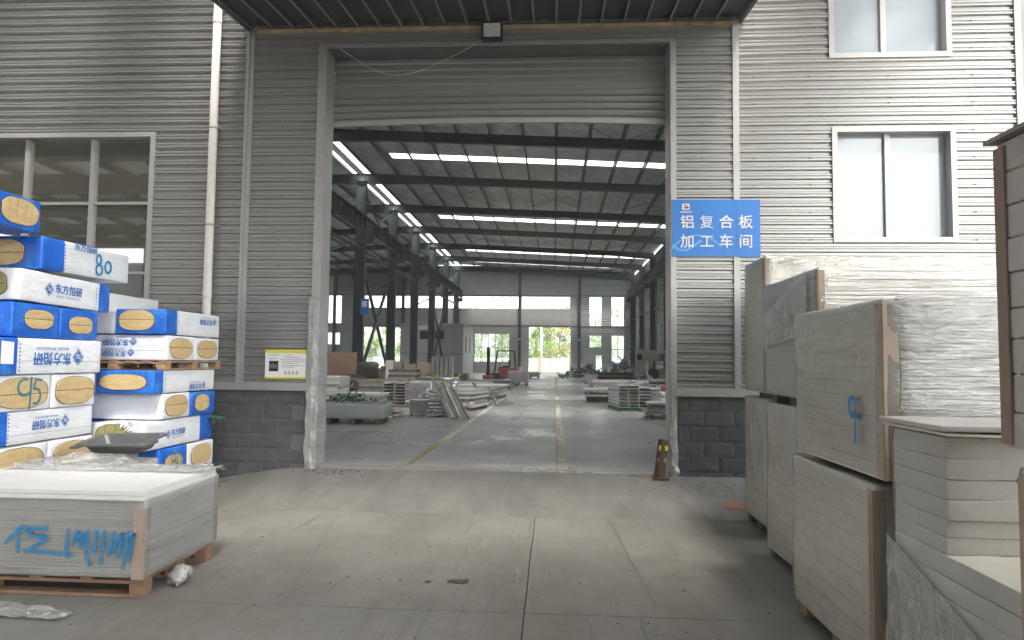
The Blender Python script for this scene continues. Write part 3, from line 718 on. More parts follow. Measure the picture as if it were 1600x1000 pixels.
# crane girders
def girder(x, y0, y1, label):
    o = empty('crane_girder', (x, y0, 0), label=label, cat='crane girder')
    T = Matrix.Translation((-x, -y0, 0))
    g = G(); g.box((x - .008, y0, 8.85), (x + .008, y1, 9.6)); g.build('web', 'steel', o).matrix_local = T
    g = G(); g.box((x - .18, y0, 9.6), (x + .18, y1, 9.63)); g.build('flange', 'steel', o).matrix_local = T
    g = G(); g.box((x - .14, y0, 8.82), (x + .14, y1, 8.85)); g.build('flange', 'steel', o).matrix_local = T
    g = G(); g.box((x - .04, y0, 9.632), (x + .04, y1, 9.72)); g.build('rail', 'purlin', o).matrix_local = T
    me = None; y = y0 + .6
    while y < y1:
        if me is None: g = G(); g.box((-.13, -.006, 8.85), (.13, .006, 9.6)); s = g.build('stiffener', 'purlin', o); me = s.data
        else: s = link('stiffener', me, o)
        s.location = (0, y - y0, 0); y += 1.0
    return o
girder(-10.95, 15.8, 79.8, 'dark ribbed crane girder running along the middle row of columns')
girder(8.5, 15.8, 79.8, 'dark crane girder running along the right hand hall wall')
# office cabin at the back
cb = empty('office_cabin', (-12.65, 74.5, 0), label='pale grey windowed cabin standing at the back behind the columns', cat='cabin')
g = G(); g.box((-3.3, -4.5, 0), (3.25, 4.5, 5.15)); g.build('wall', 'roomw', cb)
g = G(); g.box((-3.4, -4.6, 5.16), (3.35, 4.6, 5.26)); g.build('roof', 'panelw', cb)
for x in (-1.3, .15): g = G(); g.box((x, -4.54, 3.6), (x + 1.1, -4.51, 4.5)); g.build('window', 'black', cb)
for y in (-2.6, .5): g = G(); g.box((3.26, y, 2.2), (3.29, y + 1, 4.0)); g.build('window', 'black', cb)
g = G(); g.box((-3.32, -4.56, 2.05), (3.27, -4.51, 2.15)); g.build('floor_band', 'purlin', cb)

# roof over the yard, with skylight sheets
yr = empty('yard_roof', (0, 0, 10.2), label='dark sheet roof with skylights covering the loading yard', cat='roof')
X0, X1 = -40, 11.0
yy = -34; k = 0; gd, gl = G(), G()
while yy < 5:
    gd.box((X0, yy, 0), (X1, yy + 3.9, .05)); 
    x = X0
    while x < X1 - 2.5:
        gl.quad([(x + .1, yy + 3.9, .02), (x + 1.7, yy + 3.9, .02), (x + 1.7, yy + 6.0, .02), (x + .1, yy + 6.0, .02)]); gd.box((x + 1.7, yy + 3.9, -.1), (x + 2.6, yy + 6.0, .05)); x += 2.5
    yy += 6.0
gd.build('roof_sheet', 'roofdk', yr); gl.build('skylight', 'skyly', yr)
for y in (-29, -17, -5, 7): g = G(); g.box((X0, y, -.55), (X1, y + .25, -.02)); g.build('beam', 'steel', yr)
for y in (-29, -17): 
    for x in (-30, 10.5): g = G(); g.box((x, y, -10.4), (x + .3, y + .25, -.55)); g.build('post', 'steel', yr)
ob = empty('added_back_wall', (-20, -36, GZ), label='unseen grey wall added behind the yard to keep bright sky out of window reflections', cat='building')  # unseen wall with door, added so the left window mirrors no open sky
g = G(); g.box((-20, -.4, 0), (22, 0, 9.6)); g.build('wall', 'clad_in', ob)
g = G(); g.box((-3, .005, 0), (3, .04, 5)); g.build('door', 'panelg', ob)
g = G(); g.box((0, 0, 0), (9, .3, 9)); nb = g.build('neighbour_wall', 'brownwall'); nb.location = (6.6, 13.5, GZ)
tag(nb, 'plain brown wall standing beyond the right corner of the corrugated warehouse', 'wall')

# ------------------------------------------------------------------ downpipe, sign, notice, lamp, wire
dp = empty('downpipe', (-4.88, FY - .12, 0), label='cream plastic downpipe running down the corrugated wall left of the doorway', cat='downpipe')
g = G(); g.tube([(0, 0, z) for z in (-.2, 2.3, 5, 8.6)], .057, 0, 16); g.build('pipe', 'pipe', dp)
for z in (2.32, 6.28): g = G(); g.tube([(0, 0, z), (0, 0, z + .02), (0, 0, z + .1), (0, 0, z + .12)], [.057, .064, .064, .057], 0, 16); g.build('coupling', 'pipe', dp)
for z in (3.35, 4.75): g = G(); g.tube([(0, 0, z), (0, 0, z + .03)], .0615, 0, 16); g.box((.05, -.01, z + .003), (.1, .11, z + .027)); g.build('pipe_clip', 'trim', dp)
sg = empty('company_sign', (2.18, FY - .06, 3.33), label='blue workshop sign with white Chinese lettering fixed right of the doorway', cat='sign')
g = G(); g.box((-.59, 0, -.39), (.268, .02, .39)); g.build('sign_panel', 'sign', sg)
g = G(); g.box((.271, .001, -.392), (.59, .021, .388)); g.build('sign_panel', 'sign', sg)
sf = frame('-y', (2.18, FY - .06, 3.33))
for i, ch in enumerate('铝复合板'): text('character', ch, .195, 'paint', sf, -.385 + .26 * i, .07, sg, bold=0 if ch == '复' else .012, lift=.006)
for i, ch in enumerate('加工车间'): text('character', ch, .195, 'paint', sf, -.385 + .26 * i, -.195, sg, bold=.012, lift=.006)
g = G(); g.box((-.455, -.004, .25), (-.355, -.0005, .335)); lg = g.build('logo', 'paint', sg)
g = G(); g.box((-.43, -.006, .265), (-.365, -.0045, .288), 0); g.box((-.43, -.006, .302), (-.395, -.0045, .318)); g.bar((-.40, -.0055, .31), (-.365, -.0055, .28), .012, .002, 0, (0, 1, 0)); g.build('logo_mark', 'red', lg)
g = G()
for i in range(7): g.box((-.485 + i * .024, -.003, .212), (-.485 + i * .024 + .017, -.0006, .228))
g.build('logo_caption', 'paint', sg)
ribbon('wrinkle_highlight', [arc(-.25, -.55, .42, .45, 150, 40, 14)], .02, 'sign2', sf, sg, .0015); ribbon('wrinkle_highlight', [[(-.585, -.24), (-.5, -.3), (-.4, -.31), (-.3, -.25), (-.2, -.17)]], .03, 'sign2', sf, sg, .0018)  # wrinkles in the sign: their highlights painted as flat pale ribbons
nb_ = empty('notice_board', (-3.745, FY - .055, 1.41), label='white notice board with yellow edges and a small photo, fixed left of the doorway', cat='notice board')
nf = frame('-y', (-3.745, FY - .055, 1.41))
g = G(); g.box((-.295, 0, -.2), (.295, .025, .2)); g.build('board', 'paint', nb_)
g = G(); g.box((-.297, -.004, .155), (.297, -.001, .202)); g.build('top_band', 'yellow', nb_)
g = G(); g.box((-.297, -.004, -.202), (.297, -.001, -.175)); g.build('bottom_band', 'yellow', nb_)
g = G(); g.box((-.235, -.003, -.1), (-.105, -.0005, .045)); g.build('photo', 'black', nb_)
g = G()
for i in range(5): g.box((-.222 + .022 * i, -.0045, -.06), (-.21 + .022 * i, -.0032, -.005 + .01 * (i % 3)))
g.build('photo_detail', 'panelg', nb_)
g = G()
for j, (u0, u1, v) in enumerate(((-.24, -.1, .125), (-.07, .27, .06), (-.05, .27, .035), (-.05, .2, .01), (-.05, .27, -.02), (-.05, .12, -.045), (-.24, -.14, .075), (0, .08, .12), (-.03, .2, .09))): 
    x = u0
    while x < u1: L = random.uniform(.008, .03); g.box((x, -.0025, v), (min(u1, x + L), -.0005, v + .008)); x += L + .006
g.build('fine_print', 'panelg', nb_)
for i in range(4):
    g = G(); x = .0 + i * .055; g.bar((x - .016, -.002, -.135), (x, -.002, -.09), .006, .002, 0, (0, 1, 0)); g.bar((x + .016, -.002, -.135), (x, -.002, -.09), .006, .002, 0, (0, 1, 0)); g.box((x - .016, -.003, -.14), (x + .016, -.001, -.132)); g.build('symbol', 'grey', nb_)
fl = empty('floodlight', (-.90, FY - .2, 6.07), label='black square floodlight with pale glass mounted above the middle of the doorway', cat='floodlight')
g = G(); g.box((-.15, 0, -.13), (.15, .07, .13)); g.build('housing', 'black', fl, bevel=.012)
g = G(); g.box((-.118, -.012, -.088), (.118, -.001, .108)); g.build('glass', 'lampglass', fl)
g = G(); g.box((-.148, -.02, -.128), (.148, -.004, -.09)); g.box((-.148, -.02, .11), (.148, -.004, .128)); g.box((-.148, -.02, -.09), (-.12, -.004, .11)); g.box((.12, -.02, -.09), (.148, -.004, .11)); g.build('rim', 'black', fl)
g = G(); g.box((-.02, .06, -.08), (.02, .2, -.05)); g.build('bracket', 'black', fl)
wr = G(); P = []
for i in range(31):
    t = i / 30; x = -3.12 + 2.05 * t; P.append((x, FY - .09 - .02 * math.sin(t * 3), 5.93 + .06 * t - .44 * math.sin(math.pi * t) * (1 + .12 * math.sin(6 * t))))
wr.tube(P, .0045, 0, 5); wr.build('cable', 'pipe', label='thin pale cable sagging beside the floodlight across the doorway head', cat='cable')
# leaning post at the right jamb
po = empty('bollard', (1.42, FY - .14, -.03), label='short rusty post with yellow marks leaning on the right door jamb', cat='bollard')
g = G(); g.bar((-.02, 0, 0), (.045, .02, .5), .12, .1); g.build('post', 'rust', po)
g = G(); g.box((-.11, -.1, -.01), (.1, .1, .012)); g.build('base_plate', 'rust', po)
for z, m in ((.2, 'wood'), (.36, 'yellow')): 
    g = G(); x = -.02 + .13 * z; g.box((x - .055, -.058 + z * .04, z), (x + .06, -.052 + z * .04, z + .07), 0, None, None, .006); g.build('paint_mark', m, po)

# ------------------------------------------------------------------ pallets
def pallet(x0, x1, y0, y1, z0, h, label, m='wood', group=None, nb=3, deck=7, along='x'):
    o = empty('pallet', ((x0 + x1) / 2, (y0 + y1) / 2, z0), label=label, cat='pallet', group=group)
    W_, D_ = (x1 - x0) / 2, (y1 - y0) / 2; t = h * .16
    for i in range(3):
        for j in range(3):
            bx = (-W_ + .055, 0, W_ - .055)[i]; by = (-D_ + .06, 0, D_ - .06)[j]; g = G()
            g.box((bx - .05, by - .06, t), (bx + .05, by + .06, h - 2 * t), 0, None, None, .003); g.build('block', m, o)
    for j in range(3):
        by = (-D_ + .06, 0, D_ - .06)[j]; g = G(); g.box((-W_, by - .05, h - 2 * t + .001), (W_, by + .05, h - t), 0, None, None, .002); g.build('stringer', m, o)
        g = G(); g.box((-W_, by - .05, 0), (W_, by + .05, t - .001), 0, None, None, .002) if along == 'x' else g.box(((-W_, -.05, W_ - .1)[j], -D_, 0), ((-W_ + .1, .05, W_)[j], D_, t - .001)); g.build('bottom_board', m, o)
    for i in range(deck):
        a = -W_ + (2 * W_ - .09) * i / (deck - 1); g = G(); g.box((a, -D_, h - t + .001), (a + .09, D_, h), 0, None, None, .002); g.build('deck_board', m, o)
    return o

# ------------------------------------------------------------------ packs of mineral wool
def logo(fr, u, v, s, parent, flip=False, m='ink'):
    k = -1 if flip else 1; g = G()
    def d(r0, r1, l):
        P = [(0, 1), (.95, 0), (0, -1), (-.95, 0)]
        for i in range(4):
            a, b = P[i], P[(i + 1) % 4]
            g.quad([fr @ Vector((u + k * p[0] * s * r, v + k * p[1] * s * r, l)) for p, r in ((a, r1), (b, r1), (b, r0), (a, r0))][::-1])
    d(0, .7, .0095); d(.84, .95, .0095); o = g.build('logo', m)
    o.parent = parent; o.matrix_local = wm(parent).inverted()
    ribbon('logo_wave', [[(u + k * s * (-.35 + .1 * i), v + k * s * (.12 * math.sin(i * 1.05) + dy)) for i in range(8)] for dy in (-.17, .12)], s * .09, 'paint', fr, o, .0105, 0)
def ellipse_pts(rx, ry, sk=0, n=48, p=2.6):
    out = []
    for i in range(n):
        a = 2 * math.pi * i / n; c, s = math.cos(a), math.sin(a)
        out.append((rx * math.copysign(abs(c) ** (2 / p), c) + sk * s * rx, ry * math.copysign(abs(s) ** (2 / p), s)))
    return out
def wool_end(parent, side, cx, cy, rx, ry, fr, split='h', n=2, m='wool', sk=0, seed=0):
    P = [(x * (1 + .06 * nz((x * 8, y * 8, seed), 2)), y * (1 + .06 * nz((y * 8, x * 8, seed), 2))) for x, y in ellipse_pts(rx, ry, sk)]
    g = G(); c = fr @ Vector((cx, cy, .0065))
    for i in range(len(P)):
        a, b = P[i], P[(i + 1) % len(P)]; g.quad([c, fr @ Vector((cx + a[0] * 1.03, cy + a[1] * 1.03, .0062)), fr @ Vector((cx + b[0] * 1.03, cy + b[1] * 1.03, .0062))])
    core = g.build('wool_core', 'dark'); core.parent = parent; core.matrix_local = wm(parent).inverted()
    ax = 1 if split == 'h' else 0
    lo, hi = min(p[ax] for p in P), max(p[ax] for p in P); cuts = [lo + (hi - lo) * (i / n + (.05 * random.uniform(-1, 1) if 0 < i < n else 0)) for i in range(n + 1)]
    for a, b in zip(cuts, cuts[1:]):
        a2, b2 = a + .0022, b - .0022; g = G()
        # clip polygon between a2 and b2
        poly = P
        for lim, sg_ in ((a2, 1), (b2, -1)):
            q = []
            for i in range(len(poly)):
                s_, e = poly[i], poly[(i + 1) % len(poly)]; ins, ine = (s_[ax] - lim) * sg_ >= 0, (e[ax] - lim) * sg_ >= 0
                if ins: q.append(s_)
                if ins != ine: t = (lim - s_[ax]) / (e[ax] - s_[ax]); q.append((s_[0] + t * (e[0] - s_[0]), s_[1] + t * (e[1] - s_[1])))
            poly = q
        if len(poly) < 3: continue
        mx = sum(p[0] for p in poly) / len(poly); my = sum(p[1] for p in poly) / len(poly); L0, L1 = .0075, .012
        c = fr @ Vector((cx + mx, cy + my, L1 + .002)); N = len(poly)
        for i in range(N):
            p, q = poly[i], poly[(i + 1) % N]
            pi = (mx + (p[0] - mx) * .97, my + (p[1] - my) * .97); qi = (mx + (q[0] - mx) * .97, my + (q[1] - my) * .97)
            g.quad([c, fr @ Vector((cx + pi[0], cy + pi[1], L1)), fr @ Vector((cx + qi[0], cy + qi[1], L1))])
            g.quad([fr @ Vector((cx + p[0], cy + p[1], L0)), fr @ Vector((cx + q[0], cy + q[1], L0)), fr @ Vector((cx + qi[0], cy + qi[1], L1)), fr @ Vector((cx + pi[0], cy + pi[1], L1))])
        o = g.build('wool_board', m); o.parent = core; o.matrix_local = wm(core).inverted()
    return core
PN = [0]
def pack(x0, x1, y0, y1, z0, z1, long, label, group, bands=(), end='w', oval=None, yaw=0, tilt=0, texts=(), wool='wool', split='h', nw=2, corner=None, sk=0, fold=None):
    PN[0] += 1; sd_ = PN[0]
    cx, cy = (x0 + x1) / 2, (y0 + y1) / 2
    o = empty('insulation_pack', (cx, cy, z0), yaw, label=label, cat='insulation pack', group=group); o.rotation_euler = (tilt, 0, yaw)
    hx, hy, H = (x1 - x0) / 2, (y1 - y0) / 2, z1 - z0; ax = 0 if long == 'x' else 1; half = (hx, hy)[ax]
    def mf(a, s, p):
        if a == ax: return 1 if end == 'b' else 0
        f = (p[ax] + half) / (2 * half)
        return 1 if any(b[0] <= f < b[1] for b in bands) else 0
    g = softbox((-hx, -hy, .003), (hx, hy, H - .002), .055, .004, 4, .015, mf, seed=sd_, puff=.0015)
    g.build('wrap', ['wrapw', 'wrapb'], o, merge=True)
    bm_ = wm(o)
    if long == 'x': fe = bm_ @ frame('+x', (hx, 0, H / 2)); wd_ = hy
    else: fe = bm_ @ frame('-y', (0, -hy, H / 2)); wd_ = hx
    if oval:
        u, v, rx, ry = oval; wool_end(o, None, u * wd_, v * H / 2, rx * wd_, ry * H / 2, fe, split, nw, wool, sk, sd_)
    for (side, u, v, s, flip) in texts:
        fr = bm_ @ frame(side, {'+x': (hx, 0, 0), '-y': (0, -hy, 0)}[side]); hw = hy if side == '+x' else hx
        k = -1 if flip else 1; U = u * hw; V = v * H
        text('brand_name', '东方船研', s, 'ink', fr, U, V, o, flip, .02, lift=.0085)
        text('brand_caption', 'BASALT PRODUCTS', s * .30, 'ink', fr, U, V - k * s * .72, o, flip, .0, sx=1.25, lift=.0085)
        logo(fr, U - k * s * 2.75, V - k * s * .1, s * .72, o, flip)
    if fold is not None:                                     # taped seam along the long side
        g = G(); 
        side = '+x' if long == 'y' else '-y'; fr = bm_ @ frame(side, (hx, 0, 0) if side == '+x' else (0, -hy, 0)); hw = hy if side == '+x' else hx
        ribbon('seam', [[(-hw + .02, fold * H), (-hw * .3, fold * H + .004), (hw * .4, fold * H - .003), (hw - .02, fold * H)]], .003, 'grey', fr, o, .0085)
    return o
GA, GB = 'packs in the near stack of mineral wool', 'packs in the further stack of mineral wool'
XA = -4.80
def brand_edge(o, side, hx, hy, H, f):
    """small vertical caption marks beside a blue band"""
    fr = wm(o) @ frame(side, (hx, 0, 0) if side == '+x' else (0, -hy, 0)); hw = hy if side == '+x' else hx; g = G(); z = .03
    while z < H - .03:
        g.quad([fr @ Vector((f * hw + du, z + dz_, .0085)) for du, dz_ in ((0, 0), (.016, 0), (.016, .012), (0, .012))]); z += .034
    e = g.build('edge_print', 'ink'); e.parent = o; e.matrix_local = wm(o).inverted()
# near stack, bottom up
pallet(-6.05, -4.85, 5.5, 6.9, GZ + .004, .15, 'wooden pallet under the near stack of mineral wool packs', 'wooddk', along='y')
z = [GZ + .155, .04, .355, .67, .99, 1.32, 1.655, 1.975]
def rowpair(z0, z1, la, lb, ov, **k):
    a = pack(XA - 1.2, XA, 5.55, 6.26, z0, z1 - .004, 'x', la, GA, oval=ov[0], **k); b = pack(XA - 1.2, XA + .01, 6.285, 6.885, z0, z1 - .006, 'x', lb, GA, oval=ov[1], **k); return a, b
for i, y in enumerate((5.55, 6.22)): pack(XA - 1.2, XA - .02, y, y + .65, z[0], z[1] - .004, 'x', ('nearer', 'farther')[i] + ' wool pack in the lowest course behind the white board stack', GA, oval=(0, 0, .75, .7))
pack(XA - 1.2, XA - .01, 5.5, 6.9, z[1], z[2] - .004, 'y', 'white pack just above the white board stack, second course of the near stack', GA, bands=[(0, .3)], end='b', texts=[('+x', .1, .5, .085, True)])
rowpair(z[2], z[3] + .015, 'white-ended pack with large tan oval, nearer one of the lowest visible pair', 'white-ended pack with large tan oval partly behind the grey tray', [(0, 0, .86, .86), (0, 0, .84, .82)], nw=2)
p = pack(XA - 1.2, XA, 5.42, 6.88, z[3] + .02, z[4] - .002, 'y', 'long white pack with upside-down blue lettering, directly below the pack sprayed 95', GA, bands=[(0, .225)], end='b', texts=[('+x', .1, .55, .09, True)], fold=.28); brand_edge(p, '+x', .6, .73, .31, -.53)
a, b = rowpair(z[4], z[5], 'white-ended pack with a tan oval sprayed 95', 'white-ended pack with tan oval beside the one sprayed 95', [(.04, 0, .84, .84), (0, 0, .9, .84)], nw=2)
fr = frame('+x', (XA, 5.905, (z[4] + z[5]) / 2))
ribbon('spray_number', [arc(.02, .05, .075, .075, 60, 300, 9) + [(.09, .0), (.095, .12)], [(.095, .14), (.09, -.15)], [(.23, .11), (.15, .12), (.13, .03)] + arc(.155, -.035, .06, .07, 110, -120, 8)], .022, 'sprayg', fr, a, .0155)
p = pack(XA - 1.2, XA + .02, 5.35, 6.94, z[5], z[6] - .004, 'y', 'long white pack with big upside-down blue lettering, above the pack sprayed 95', GA, bands=[(0, .28)], end='b', texts=[('+x', .12, .46, .125, True)], fold=.36); brand_edge(p, '+x', .61, .795, .33, -.4)
g = G(); g.quad([(XA + .03, 5.62, z[5] + .1), (XA + .03, 5.76, z[5] + .095), (XA + .03, 5.76, z[5] + .29), (XA + .03, 5.62, z[5] + .3)]); lb = g.build('paper_label', 'paint'); lb.parent = p; lb.matrix_local = wm(p).inverted()
a = pack(XA - 1.2, XA, 5.75, 6.33, z[6], z[7] - .002, 'x', 'blue-ended pack with small tan oval, nearer of the blue pair in the near stack', GA, bands=[(.7, 1)], end='b', oval=(.1, .1, .62, .56), split='h', nw=2)
b = pack(XA - 1.2, XA, 6.345, 6.9, z[6], z[7] - .01, 'x', 'blue-ended pack with small tan oval, further of the blue pair in the near stack', GA, bands=[(.7, 1)], end='b', oval=(.05, -.05, .62, .56), split='h', nw=2)
p = pack(XA - .62, XA, 5.82, 7.07, z[7], z[7] + .295, 'y', 'white pack with upright blue lettering and a blue far end, directly below the 80 pack', GA, bands=[(.84, 1)], oval=(-.1, 0, .72, .85), wool='woolg', texts=[('+x', -.02, .52, .095, False)], tilt=R(-1.5)); brand_edge(p, '+x', .31, .625, .295, .62)
p = pack(XA - .64, XA + .01, 6.05, 7.36, z[7] + .33, z[7] + .645, 'y', 'white pack sprayed with a blue 80, second from the top of the near stack', GA, bands=[(0, .225)], end='b', oval=(-.2, 0, .7, .78), tilt=R(.3)); brand_edge(p, '+x', .325, .655, .315, -.56)
fr = frame('+x', (XA + .01, 6.95, z[7] + .48))
ribbon('spray_number', [[(u - .11, v) for u, v in arc(0, .05, .04, .05, 0, 360, 10)], arc(-.10, -.055, .05, .055, 0, 360, 10), arc(.04, -.01, .05, .06, 0, 360, 12)], .024, 'spray', fr, p, .011)
pack(XA - .65, XA, 6.9, 7.9, z[6], z[7] + .3, 'y', 'white pack mostly hidden behind the upper part of the near stack', GA) if False else None
for (u, s_) in ((.3, .09),):
    text('brand_name', '东方船研', .085, 'ink', frame('+x', (XA + .01, 6.34, z[7] + .61)), u, 0, p, False, .02, lift=.009)
p = pack(XA - 1.2, XA, 5.3, 6.03, z[7] + .65, z[7] + .95, 'x', 'blue pack with a large tan oval, topmost of the near stack', GA, bands=[(.6, 1)], end='b', oval=(.3, .05, .58, .78), split='v', nw=5)
# further stack
XB = -4.30
pallet(-5.5, -4.33, 7.35, 8.75, GZ + .004, .14, 'wooden pallet under the further stack of mineral wool packs', 'wooddk', along='y')
pack(-4.93, XB, 7.3, 8.5, -.12, .155, 'y', 'white pack with small upright blue lettering, lowest in the further stack', GB, texts=[('+x', .1, .62, .075, False)]); pack(-5.55, -4.95, 7.3, 8.5, -.12, .155, 'y', 'white pack at the bottom of the further stack, behind the grey tray', GB)
a = pack(-5.5, XB, 7.28, 7.86, .16, .475, 'x', 'blue-ended pack with sprayed tan oval, lowest blue end in the further stack', GB, bands=[(.82, 1)], end='b', oval=(0, -.08, .62, .58), nw=1)
ribbon('spray_number', [arc(-.05, .04, .04, .05, 0, 360, 10), arc(-.04, -.05, .05, .055, 0, 360, 10), arc(.07, 0, .045, .07, 0, 360, 12)], .016, 'sprayg', frame('+x', (XB, 7.6, .32)), a, .0155)
pack(-5.5, XB, 7.875, 8.47, .16, .47, 'x', 'white-ended pack with upright wool slabs, beside the lowest blue end of the further stack', GB, oval=(0, 0, .78, .78), split='v', nw=5)
# torn pack
t = pack(-4.93, XB - .01, 7.02, 8.43, .485, .79, 'y', 'torn white pack with its greenish wool showing, in the further stack', GB, bands=[(.78, 1)], oval=(.0, 0, .74, .94), split='v', nw=4, wool='woolg', texts=[('+x', -.1, .5, .075, False)])
g = G(); n = 14; f0 = frame('-y', (-4.62, 7.005, .64))
for i in range(n):
    a0 = R(-75 + 150 * i / n); a1 = R(-75 + 150 * (i + 1) / n); rr = lambda a, k: f0 @ Vector((.235 * k * math.cos(a), .15 * k * math.sin(a), .02 + .02 * nz((a * 3, k, 1), 3)))
    g.quad([rr(a0, 1.05), rr(a1, 1.05), rr((a0 + a1) / 2, .62 + .25 * random.random())])
    g.quad([rr(a0, 1.0), rr(a1, 1.0), rr(a1, 1.3), rr(a0, 1.3)])
o = g.build('torn_flap', 'wrapw'); o.parent = t; o.matrix_local = wm(t).inverted()
pack(-5.56, -4.95, 7.06, 8.4, .485, .785, 'y', 'pack with a blue end beside the torn one in the further stack', GB, bands=[(0, .3)], end='b')
a = pack(-5.5, XB, 7.30, 7.87, .80, 1.085, 'x', 'white-ended pack with tan oval just under the blue one below the middle pallet', GB, oval=(0, 0, .8, .8), nw=2)
pack(-5.5, XB + .01, 7.885, 8.45, .795, 1.08, 'x', 'blue-ended pack with cross-cut tan wool, under the middle pallet', GB, bands=[(.8, 1)], end='b', oval=(-.15, .05, .6, .7), split='v', nw=3)
p = pack(-4.95, XB, 7.12, 8.43, 1.09, 1.345, 'y', 'blue-ended pack with wide oval and upside-down lettering, right under the middle pallet', GB, bands=[(0, .14)], end='b', oval=(-.05, 0, .8, .66), nw=1, texts=[('+x', .3, .24, .07, True)]); brand_edge(p, '+x', .325, .655, .255, -.7)
pack(-5.6, -4.97, 7.15, 8.4, 1.09, 1.34, 'y', 'pale pack beside the wide-oval blue one under the middle pallet', GB)
pallet(-5.5, -4.28, 7.3, 8.55, 1.352, .095, 'light wooden pallet in the middle of the further stack', 'wood', along='y')
a = pack(-5.5, XB, 7.34, 7.92, 1.452, 1.735, 'x', 'white-ended pack with tan oval standing on the middle pallet, nearer one', GB, oval=(0, 0, .8, .8), nw=2, texts=[('-y', .02, .72, .075, True), ('-y', .0, .28, .07, True)], fold=.4)
pack(-5.5, XB, 7.94, 8.52, 1.452, 1.73, 'x', 'white-ended pack with tan oval standing on the middle pallet, further one', GB, oval=(0, 0, .8, .76), nw=2)
p = pack(-4.88, XB, 7.3, 8.52, 1.742, 2.025, 'y', 'blue-ended pack with round tan oval on top of the further stack', GB, bands=[(0, .18)], end='b', oval=(-.15, .1, .7, .8), nw=2, texts=[('+x', .42, .66, .075, True)]); brand_edge(p, '+x', .29, .61, .283, -.62)
pack(-5.5, -4.9, 7.32, 8.5, 1.742, 2.0, 'y', 'white pack with a blue diamond mark on top of the further stack', GB)
logo(frame('-y', (-5.2, 7.32, 1.89)), 0.04, 0, .06, bpy.data.objects['insulation_pack.%03d' % (PN[0] - 1)])
pack(-5.95, -5.32, 7.5, 8.85, 2.03, 2.25, 'y', 'white pack set back behind the near stack against the window', GB)
# green strap end
g = G(); g.box((-4.3, 8.3, .735), (-4.12, 8.42, .76), 0, Matrix.Rotation(.15, 3, 'Y')); g.box((-4.24, 8.32, .68), (-4.22, 8.40, .735)); g.build('plastic_bracket', 'green', label='dark green plastic bracket sticking out of the further pack stack', cat='bracket')

# ------------------------------------------------------------------ white board stack on the left
XC, YC0, YC1 = -2.98, 4.90, 5.97
pl = pallet(-5.42, XC - .005, YC0 + .02, YC1 - .02, GZ + .004, .145, 'reddish wooden pallet carrying the stack of white boards', 'woodred', along='x')
cs = empty('board_stack', (-4.2, 5.43, -.118), label='big stack of white boards with blue spray writing, wrapped in film on a pallet', cat='board stack')
T = Matrix.Translation((4.2, -5.43, .118)); zz = -.118; i = 0
while zz < .43:
    th = .0245; j = random.uniform(-.003, .003); g = G(); g.box((-5.42 + j, YC0 + j, zz), (XC + j * 1.2, YC1 + j, zz + th - .0025)); g.build('board', 'sideboard', cs).matrix_local = T; zz += th; i += 1
g = G(); g.box((-5.45, YC0 - .035, zz), (XC + .005, YC1 - .02, zz + .032)); g.build('top_board', 'white', cs, bevel=.003).matrix_local = T
g = G(); g.box((-5.45, YC0 - .03, zz + .0345), (XC - .01, YC1 - .01, zz + .0665)); g.build('top_board', 'white', cs, bevel=.003).matrix_local = T; ztop = zz + .0665
g = softbox((-5.46, YC0 - .014, -.12), (XC + .014, YC1 + .012, zz + .0), .055, .008, 2.5, .02, seed=3); 
g.build('film_wrap', 'film', cs, merge=True).matrix_local = T
def guard(x, y, z0, z1, sx, sy, wd, m, parent, T, th=.006):
    g = G(); g.box((min(x, x + sx * wd), y - th if sy > 0 else y, z0), (max(x, x + sx * wd), y if sy > 0 else y + th, z1)); g.box((x if sx < 0 else x - th, min(y, y + sy * wd), z0), (x + th if sx < 0 else x, max(y, y + sy * wd), z1))
    o = g.build('corner_guard', m, parent); o.matrix_local = T; return o
guard(XC + .002, YC0 - .018, -.12, .385, -1, 1, .075, 'guard', cs, T, .008); guard(XC + .002, YC1 + .004, -.1, .46, -1, -1, .05, 'guard', cs, T)
fr = frame('-y', (-4.02, YC0 - .022, .14))
S = []
S += [[(.0, -.03), (.09, .07), (.17, .10)], [(.11, .12), (.11, -.12)], [(.12, .12), (.36, .115)], [(.22, .1), (.2, .06), (.32, .03)], [(.30, .06), (.35, .02), (.22, -.07)], [(.16, -.09), (.48, -.11)]]
S += [[(.52, .12), (.51, -.13), (.56, -.12)], [(.6, .12), (.57, -.02), (.63, .1), (.62, -.06), (.68, .11), (.68, -.12), (.72, -.22)], [(.76, .12), (.74, -.1)], [(.82, .12), (.8, -.2)]]
S += [[(.9, .11), (.86, -.12), (.93, .02), (.97, .1), (.93, -.14)], [(.96, .0), (1.02, .04)], [(1.02, .12), (.98, -.24)], [(1.03, .03), (1.06, .1), (1.03, -.16)]]
S = [[(u * .93, v * .78) for u, v in s_] for s_ in S]
ribbon('spray_mist', S, .042, 'halo', fr, cs, .012, .6); ribbon('spray_writing', S, .014, 'spray', fr, cs, .016, .6)
